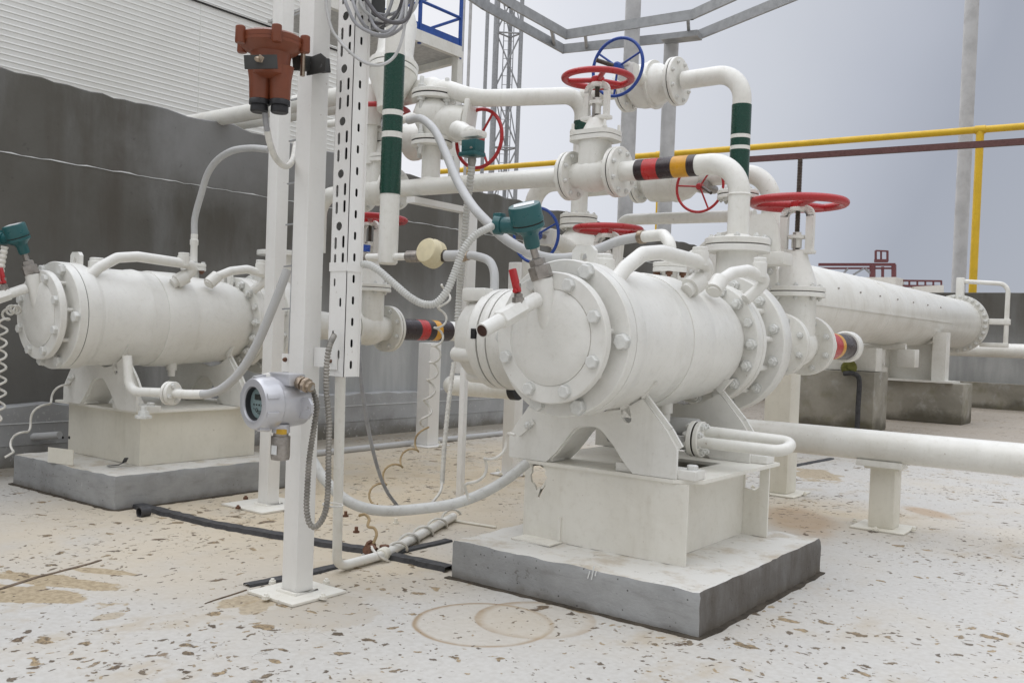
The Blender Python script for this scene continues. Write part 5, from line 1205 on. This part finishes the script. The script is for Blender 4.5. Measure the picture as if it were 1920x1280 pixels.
b = BM(); q = at(270, 745, 6.75); lathe(b, (q.x, q.y, LTZ), (0, 0, 1), [(.06, 0), (.06, .02), (.04, .02), (.04, .05), (.022, .05), (.022, .085)], 6)
solo('foundation_bolt', b, 'bolt', 'white foundation bolt with big nut on the left pedestal corner', 'bolt')
# right: cooling U bend
uc = at(1302, 822, 5.50)
t = thing('cooling_bend', 'white u-shaped cooling pipe with round flange low beside the right pump', 'pipe', uc - V((0, 0, .1)))
UX = V((1, .06, 0)).normalized()
f1, f2 = flange(t, uc + V((.02, 0, 0)), UX, .105, .03, 8, .02, .010, pr=.078)
yo, zo = .048, .042
A0 = uc + V((.05, .0, 0)); 
P = bend([A0 + V((0, yo, zo)), A0 + V((.50, yo + .03, zo - .01)), A0 + V((.50, -yo + .03, -.02)), A0 + V((0, -yo, -.02))], .05, 8)
P = bend([A0 + V((0, .05, .045)), A0 + V((.52, .07, .03)), A0 + V((.52, -.07, -.012)), A0 + V((0, -.06, -.01))], .066, 10)
part('u_tube', tube(BM(), P, .033, 16), 'white', t)
part('inlet_pipe', tube(BM(), [uc + V((0, -.02, -.03)), uc + V((-.55, -.05, -.03))], .04, 16), 'greyhose', t)
part('inlet_pipe', tube(BM(), [uc + V((0, .04, .06)), uc + V((-.55, .04, .06))], .055, 16), 'greyhose', t)
# conduit from tray to floor
cz = lambda px, py, r=.028: on_z(px, py) + V((0, 0, r))
FP = [at(636, 705, 4.66), at(633, 800, 4.68), at(628, 960, 4.72)]
e1 = on_z(638, 1076); top_ = V((TXL + .045, TYF + .05, z0 + .02))
base_ = V((e1.x - .03, e1.y + .0, .035))
t = thing('floor_conduit', 'thick white conduit dropping from the tray and bending along the floor', 'conduit', base_)
K1 = on_z(716, 1040, .035); K2 = on_z(850, 968, .035)
part('run', tube(BM(), bend([top_, V((base_.x, base_.y, .035)), K1], .11, 10), .027, 18), 'white', t)
part('run', tube(BM(), [K1 + V((0, .02, 0)), K2], .030, 18), 'white', t)
b = BM(); lathe(b, K1, (K2 - K1), [(.034, -.01), (.042, .0), (.042, .05), (.034, .055)], 16); cl = part('coupling', b, 'cream', t)
b = BM(); c1_ = K1 + V((-.10, .05, .0)); lathe(b, c1_, (-.9, .3, .2), [(.02, 0), (.02, .07), (.035, .07), (.035, .09)], 8); lathe(b, c1_ + V((.02, -.05, .01)), (.2, -.9, .3), [(.018, 0), (.018, .05), (.03, .05), (.03, .07)], 8); lathe(b, c1_ + V((.05, .02, -.02)), (0, 0, 1), [(.03, 0), (.03, .06)], 8)
solo('clamp_assembly', b, 'rust', 'rusty pipe clamp with bolts at the conduit joint on the floor', 'clamp')
b = BM(); torus(b, at(624, 946, 4.71), (.05, .05, 1), .05, .005, 24, 6); solo('cable_tie', b, 'whitecable', 'white cable tie holding the ribbed conduit to the thick white conduit', 'cable tie')
hose('supply_hose', 'thick grey white hose sagging along the floor from the columns to the right pedestal', [at(560, 800, 5.35), at(580, 850, 5.30), at(604, 892, 5.25), at(636, 927, 5.2), at(672, 948, 5.18), at(720, 957, 5.2), at(780, 954, 5.2), at(850, 944, 5.22), at(905, 924, 5.27), at(950, 898, 5.32), at(988, 868, 5.38)], .030, 'flex', 'hose')
hose('cable', 'dark thin cable hanging from the tray edge to the floor', [at(667, 520, 4.75), at(669, 580, 4.78), at(673, 640, 4.85), at(678, 720, 5.0), at(690, 800, 5.3), at(706, 870, 5.6), at(724, 918, 5.8), at(745, 948, 5.95)], .011, 'cable', 'cable')
cgp = 'coiled cables'
def coils(label, pts, r=.006, R0=.022, pitch=.075, mat='whitecable'): return solo('coiled_cable', coil(BM(), spline(pts, 8), r, R0, pitch), mat, label, 'cable', None, cgp, 60)
coils('loose coiled cable hanging from the terminal box toward the floor by the wall', [at(838, 535, 6.2), at(830, 585, 6.25), at(820, 640, 6.4), at(812, 700, 6.6), at(802, 760, 6.7), at(795, 800, 6.7)], .008, .035, .16)
coils('tan coiled cable spreading over the floor between column and thin post', [at(795, 800, 6.7), at(785, 830, 6.6), at(760, 858, 6.4), at(730, 885, 6.2), at(705, 920, 6.0), at(697, 945, 5.85)], .007, .035, .25, 'tan')
coils('white coiled cable dropping from the right saddle lug to the hose', [at(972, 815, 4.75), at(945, 830, 4.8), at(925, 855, 4.85), at(900, 885, 4.95), at(880, 915, 5.0), at(872, 935, 5.02)], .008, .028, .22)
coils('white coiled cable wound around the floor conduit', [K2 + V((.03, -.02, .03)), K2.lerp(K1, .33), K2.lerp(K1, .66), K1 + V((.02, .02, 0)), K1 + V((-.14, -.05, .0))], .009, .046, .26)
coils('white coiled cable hanging at the left photo edge beside the left pump cover', [at(44, 585, 7.3), at(22, 580, 7.0), at(8, 600, 6.85), at(4, 640, 6.85), at(3, 690, 6.9), at(1, 760, 6.9), at(-12, 800, 6.9)], .009, .030, .095)
coils('white coiled cable trailing from the left saddle to the left plinth', [on_y(974, 812, SY - .012) + LO, at(80, 760, 7.5), at(60, 790, 7.4), at(40, 812, 7.3), at(20, 840, 7.1), at(12, 862, 7.0)], .009, .030, .30)
hose('cable_hook', 'brown bent cable end standing up from the floor near the crossing strips', [at(700, 1018, 4.95), at(706, 1002, 4.97), at(702, 990, 5.0), at(690, 986, 5.02), at(692, 972, 5.05), at(684, 964, 5.07), at(674, 966, 5.1)], .008, 'tan', 'cable')
# floor pipes along the wall
a, c = on_z(560, 853, .03), on_z(962, 810, .03)
pipe('floor_pipe', 'thin grey white pipe lying along the floor in front of the left wall', [a, c], .035, 'greyhose')
a, c = at(-40, 826, 9.0), at(112, 815, 8.6)
pipe('floor_pipe', 'thin grey pipe running to the left pedestal from the photo edge', [a, c], .034, 'greyhose')
b = BM(); a, c = on_z(848, 975, .01), on_z(930, 988, .01); tube(b, [a, c], .009, 8); solo('rod', b, 'cream', 'thin bare rod lying on the floor by the right plinth', 'rod')
for px, py, lb in ((648, 968, 'rusty anchor bolt stub in the floor beside the nearer column'), (668, 998, 'rusty anchor bolt stub in the floor near the conduit clamp'), (742, 982, 'pale anchor bolt stub in the floor under the sagging hose')):
    q = on_z(px, py); b = BM(); lathe(b, q, (0, 0, 1), [(.022, 0), (.022, .012), (.012, .012), (.012, .04)], 8); solo('anchor_bolt', b, 'rust' if 'rusty' in lb else 'cream', lb, 'bolt', None, 'anchor bolt stubs')
# cable loops at top
lp = at(722, -8, 4.7); t = thing('cable_bundle', 'bundle of grey cable loops hanging at the top of the slotted tray', 'cable bundle', lp - V((0, 0, .3)))
rng = random.Random(5)
for k in range(9):
    cx_, cy_ = 712 + rng.uniform(-16, 18), -30 + rng.uniform(-12, 16); rx, ry = rng.uniform(38, 62), rng.uniform(62, 92); dep = 4.62 + k * .02
    P = [at(cx_ + rx * math.cos(2 * math.pi * q / 14 + k) * (1 + .08 * math.sin(q + k)), cy_ + ry * math.sin(2 * math.pi * q / 14 + k), dep + .03 * math.sin(q * 2 + k)) for q in range(15)]
    part('loop', tube(BM(), spline(P, 5), .0085, 8), ('cable', 'cable', 'greyhose', 'darkcable')[k % 4], t)
part('loop', tube(BM(), spline([at(640, -20, 4.55), at(652, 15, 4.52), at(668, 45, 4.5), at(700, 63, 4.48), at(728, 64, 4.5), at(748, 40, 4.55), at(760, 0, 4.6), at(765, -30, 4.6)], 6), .0085, 8), 'cable', t)
part('loop', tube(BM(), spline([at(675, -20, 4.5), at(690, 5, 4.48), at(712, 32, 4.46), at(740, 43, 4.46), at(762, 36, 4.5), at(772, 10, 4.52), at(776, -20, 4.55)], 6), .010, 8), 'darkcable', t)
hose('cable', 'thin pale cable swinging from the tray hole around to the cable bundle', [at(610, -20, 4.5), at(613, 20, 4.5), at(622, 55, 4.5), at(636, 76, 4.5), at(650, 92, 4.48), at(668, 108, 4.48), at(690, 120, 4.47), at(715, 122, 4.47), at(738, 108, 4.5), at(752, 80, 4.5), at(760, 40, 4.52), at(764, -20, 4.55)], .0075, 'greyhose', 'cable')
b = BM(); q = at(700, 25, 4.85); box(b, q, (.05, .12, .16)); solo('bundle_hook', b, 'bracket', 'dark bracket behind the cable bundle at the tray top', 'bracket')

# ================================================================ BACKGROUND STEELWORK
def pole(label, px0, py0, px1, py1, dep, r, mat='pole', zb=0):
    p = at(px1, py1, dep); q = at(px0, py0, dep); return solo('steel_pole', tube(BM(), [(p.x, p.y, zb), (p.x, p.y, q.z)], r, 20), mat, label, 'pole', (p.x, p.y, 0), 'tall grey poles behind the wall')
pole('tall grey pole rising behind the upper gate valve', 1191, -20, 1172, 400, 20, .165)
pole('grey pole carrying the bent cable ladder', 1257, 78, 1246, 400, 20, .155)
pole('tall pale grey pole at right behind the tank', 1823, -30, 1797, 540, 26, .185)
# cable ladder
t = thing('cable_ladder', 'grey bent cable ladder crossing the sky at the top', 'cable ladder', at(1258, 78, 20) - V((0, 0, 0)))
ZL2 = at(1258, 72, 20).z
def lev(px, py, z): return on_z(px, py, z)
near = [lev(850, -30, ZL2), lev(905, 8, ZL2), lev(1056, 92, ZL2), lev(1310, 66, ZL2), lev(1500, -12, ZL2)]
far = [lev(905, -30, ZL2), lev(955, 5, ZL2), lev(1062, 65, ZL2), lev(1298, 28, ZL2), lev(1390, -14, ZL2)]
for P in (near, far):
    b = BM()
    for a, c in zip(P, P[1:]): d = (c - a).normalized(); bar(b, a - d * .03, c + d * .03, .05, .20)
    part('side_rail', b, 'galv', t, ang=20)
def along(P, s):
    L = [0]
    for a, c in zip(P, P[1:]): L.append(L[-1] + (c - a).length)
    s *= L[-1]
    for i in range(len(P) - 1):
        if s <= L[i + 1]: return P[i].lerp(P[i + 1], (s - L[i]) / (L[i + 1] - L[i]))
    return P[-1]
for pa, pb in (((1040, 82), (1033, 50)), ((1100, 88), (1097, 62)), ((1292, 67), (1290, 36))):
    part('rung', bar(BM(), lev(*pa, ZL2), lev(*pb, ZL2), .06, .1), 'galv', t)
b = BM(); bar(b, lev(1244, 74, ZL2 - .12), lev(1312, 66, ZL2 - .12), .35, .12); part('support_shoe', b, 'galv', t)
# yellow gas line
t = thing('gas_pipeline', 'yellow gas pipe running high across the yard on thin yellow posts', 'pipe', at(1825, 560, 25))
YA, YB = at(800, 324, 36), at(1960, 234, 25); YB.z = YA.z = (YA.z + YB.z) / 2
d0, d1 = ray(800, 324), ray(1960, 234); ZY = 6.9; YA, YB = on_z(800, 324, ZY), on_z(1960, 234, ZY)
part('run', tube(BM(), [YA, YB], .088, 16), 'yellow', t)
def ypt(px):
    best = min(((abs(((YA.lerp(YB, k / 400) - EYE).dot(_r) / (YA.lerp(YB, k / 400) - EYE).dot(_f)) * F + CX - px), k) for k in range(401)))[1]; return YA.lerp(YB, best / 400)
for px in (1838, 1237, 874):
    q = ypt(px); po = part('post', tube(BM(), [(q.x, q.y, 0), q], .095 if px == 1838 else .07, 14), 'yellow', t); part('saddle_clamp', tube(BM(), [q - (YB - YA).normalized() * .12, q + (YB - YA).normalized() * .12], .105, 14), 'yellow', po)
b = BM(); ZB = 6.05; bar(b, on_z(1360, 302, ZB), on_z(1960, 263, ZB), .12, .14); tt = solo('steel_beam', b, 'brownbeam', 'thin brown steel beam running below the yellow gas pipe', 'beam')
# lattice mast
def lattice(label, pxs, dep, ztop, w_):
    p = at(pxs, 340, dep); t = thing('lattice_mast', label, 'mast', (p.x, p.y, 0)); rx = V((math.cos(YAW), math.sin(YAW), 0)); fy = V((-math.sin(YAW), math.cos(YAW), 0))
    legs = [V((p.x, p.y, 0)) + rx * a * w_ / 2 + fy * c * w_ / 2 for a, c in ((-1, -.5), (1, -.4), (.1, .8))]
    for i, l in enumerate(legs): part('leg', tube(BM(), [l, l + V((0, 0, ztop))], .12 if i == 0 else .085, 10), 'mast', t)
    z = 2; k = 0; hh = 2.3
    while z < ztop:
        b = BM()
        for i in range(3):
            a, c = legs[i], legs[(i + 1) % 3]; tube(b, [a + V((0, 0, z)), c + V((0, 0, z))], .035, 6)
            if i == 0: tube(b, [a + V((0, 0, z)), c + V((0, 0, z + hh))], .032, 6); tube(b, [c + V((0, 0, z)), a + V((0, 0, z + hh))], .032, 6)
            elif k % 2: tube(b, [a + V((0, 0, z)), c + V((0, 0, z + hh))], .026, 6)
        k += 1
        part('bracing', b, 'mast', t); z += hh
    b = BM(); o = V((p.x, p.y, 0)) - fy * w_ * .1
    for s in (-1, 1): tube(b, [o + rx * s * .2, o + rx * s * .2 + V((0, 0, ztop))], .02, 6)
    zz_ = 2
    while zz_ < ztop: tube(b, [o - rx * .2 + V((0, 0, zz_)), o + rx * .2 + V((0, 0, zz_))], .012, 5); zz_ += .35
    part('ladder', b, 'mast', t); return t
lattice('grey steel lattice mast with inner ladder rising in the background', 944, 38, 20, 1.0)
for px, r, lb in ((912, .06, 'thin grey mast rod left of the lattice mast'), (880, .05, 'thin pale rod right of the platform column'), (868, .035, 'very thin pale rod beside the platform column')):
    p = at(px - 9, 340, 30); solo('mast_rod', tube(BM(), [(p.x, p.y, 0), (p.x, p.y, 18)], r, 10), 'mast' if px > 900 else 'pole', lb, 'rod', None, 'thin rods beside the lattice mast')
# platform with blue railing
t = thing('access_platform', 'white steel platform with blue guard rail at the top beside the building', 'platform', at(852, 330, 17))
PD = at(862, 100, 17); ZP = PD.z
E1 = on_z(862, 99, ZP); E0 = on_z(768, 62, ZP); dx = (E0 - E1)
E0 = E1 + dx.normalized() * 3.2; back = on_z(760, 118, ZP) - E1; back = V((-1, .0, 0)) * 3.5
bb = on_z(742, 108, ZP)
part('deck_beam', bar(BM(), E0, E1, .10, .20), 'white', t)
part('deck_beam', bar(BM(), E1 + V((0, .05, -.06)), E1 + V((-1.6, .25, -.06)), .10, .2), 'white', t)
b = BM(); vs = [b.verts.new(q) for q in (E0, E1, E1 + V((-1.6, .2, 0)), E0 + V((-1.6, 0.2, 0)))]; b.faces.new(vs); q_ = bmesh.ops.extrude_face_region(b, geom=list(b.faces)); bmesh.ops.translate(b, vec=(0, 0, -.04), verts=[g_ for g_ in q_['geom'] if isinstance(g_, bmesh.types.BMVert)])
part('deck_grating', b, 'mesh', t)
part('column', bar(BM(), (E1.x - .05, E1.y + .0, 0), (E1.x - .05, E1.y, ZP - .1), .14, .14, (0, 1, 0)), 'white', t)
up = V((0, 0, 1))
part('toe_board', bar(BM(), E0 + up * .14, E1 + up * .14, .02, .20), 'railblue', t)
for s in (.0, .33, .66, 1.0): part('rail_post', bar(BM(), E1.lerp(E0, s) - up * .12, E1.lerp(E0, s) + up * 1.25, .05, .05, (0, 1, 0)), 'railblue', t)
for z in (.62, 1.2): part('hand_rail', tube(BM(), [E0 + up * z, E1 + up * z], .028, 10), 'railblue', t); part('hand_rail', tube(BM(), [E1 + up * z, E1 + V((-1.6, .25, z))], .028, 10), 'railblue', t)
# far gantry
dg = 60; t = thing('pipe_gantry', 'far red oxide steel gantry with a small caged platform beyond the wall', 'gantry', on_z(1660, 700, 0) * 0 + at(1650, 560, dg))
G_ = lambda px, py, d=dg: at(px, py, d)
for a, c, w_ in (((1535, 496), (1678, 496), .18), ((1535, 503), (1678, 503), .12), ((1636, 496), (1636, 530), .3), ((1676, 496), (1676, 535), .25), ((1655, 500), (1655, 525), .15), ((1690, 526), (1765, 527), .12), ((1690, 536), (1765, 537), .15), ((1640, 489), (1664, 489), .2), ((1642, 470), (1664, 471), .1), ((1642, 470), (1642, 490), .12), ((1664, 470), (1664, 490), .12), ((1652, 470), (1652, 490), .1)):
    part('beam', bar(BM(), G_(*a), G_(*c), w_), 'redsteel', t)
for k in range(6): part('baluster', bar(BM(), G_(1690 + k * 15, 526), G_(1690 + k * 15, 537), .1), 'redsteel', t)
for a, c in (((1590, 503), (1575, 520)), ((1600, 515), (1620, 503)), ((1622, 503), (1640, 520))): part('brace', bar(BM(), G_(*a), G_(*c), .12), 'mast', t)
b = BM(); q = G_(1658, 545); box(b, q - V((0, 0, 1)), (1.9, 2, 3.6)); solo('white_kiosk', b, 'white', 'small white block building far behind the tank top', 'building', (q.x, q.y, 0))
b = BM(); bar(b, G_(1710, 548), G_(1765, 545), .7); solo('shed_roof', b, 'white', 'low white shed roof far behind the tank end', 'building')
# paint strokes on the near plinth
for k, (a, c) in enumerate((((1102, 1084), (1106, 1070)), ((1109, 1086), (1114, 1060)), ((1116, 1079), (1118, 1070)))):
    solo('paint_stroke', bar(BM(), on_y(*a, 4.036), on_y(*c, 4.036), .006, .003, (0, 1, 0)), 'label', ('left', 'middle', 'right')[k] + ' white paint stroke on the front of the near concrete plinth', 'paint mark', None, 'white paint strokes on the near plinth')
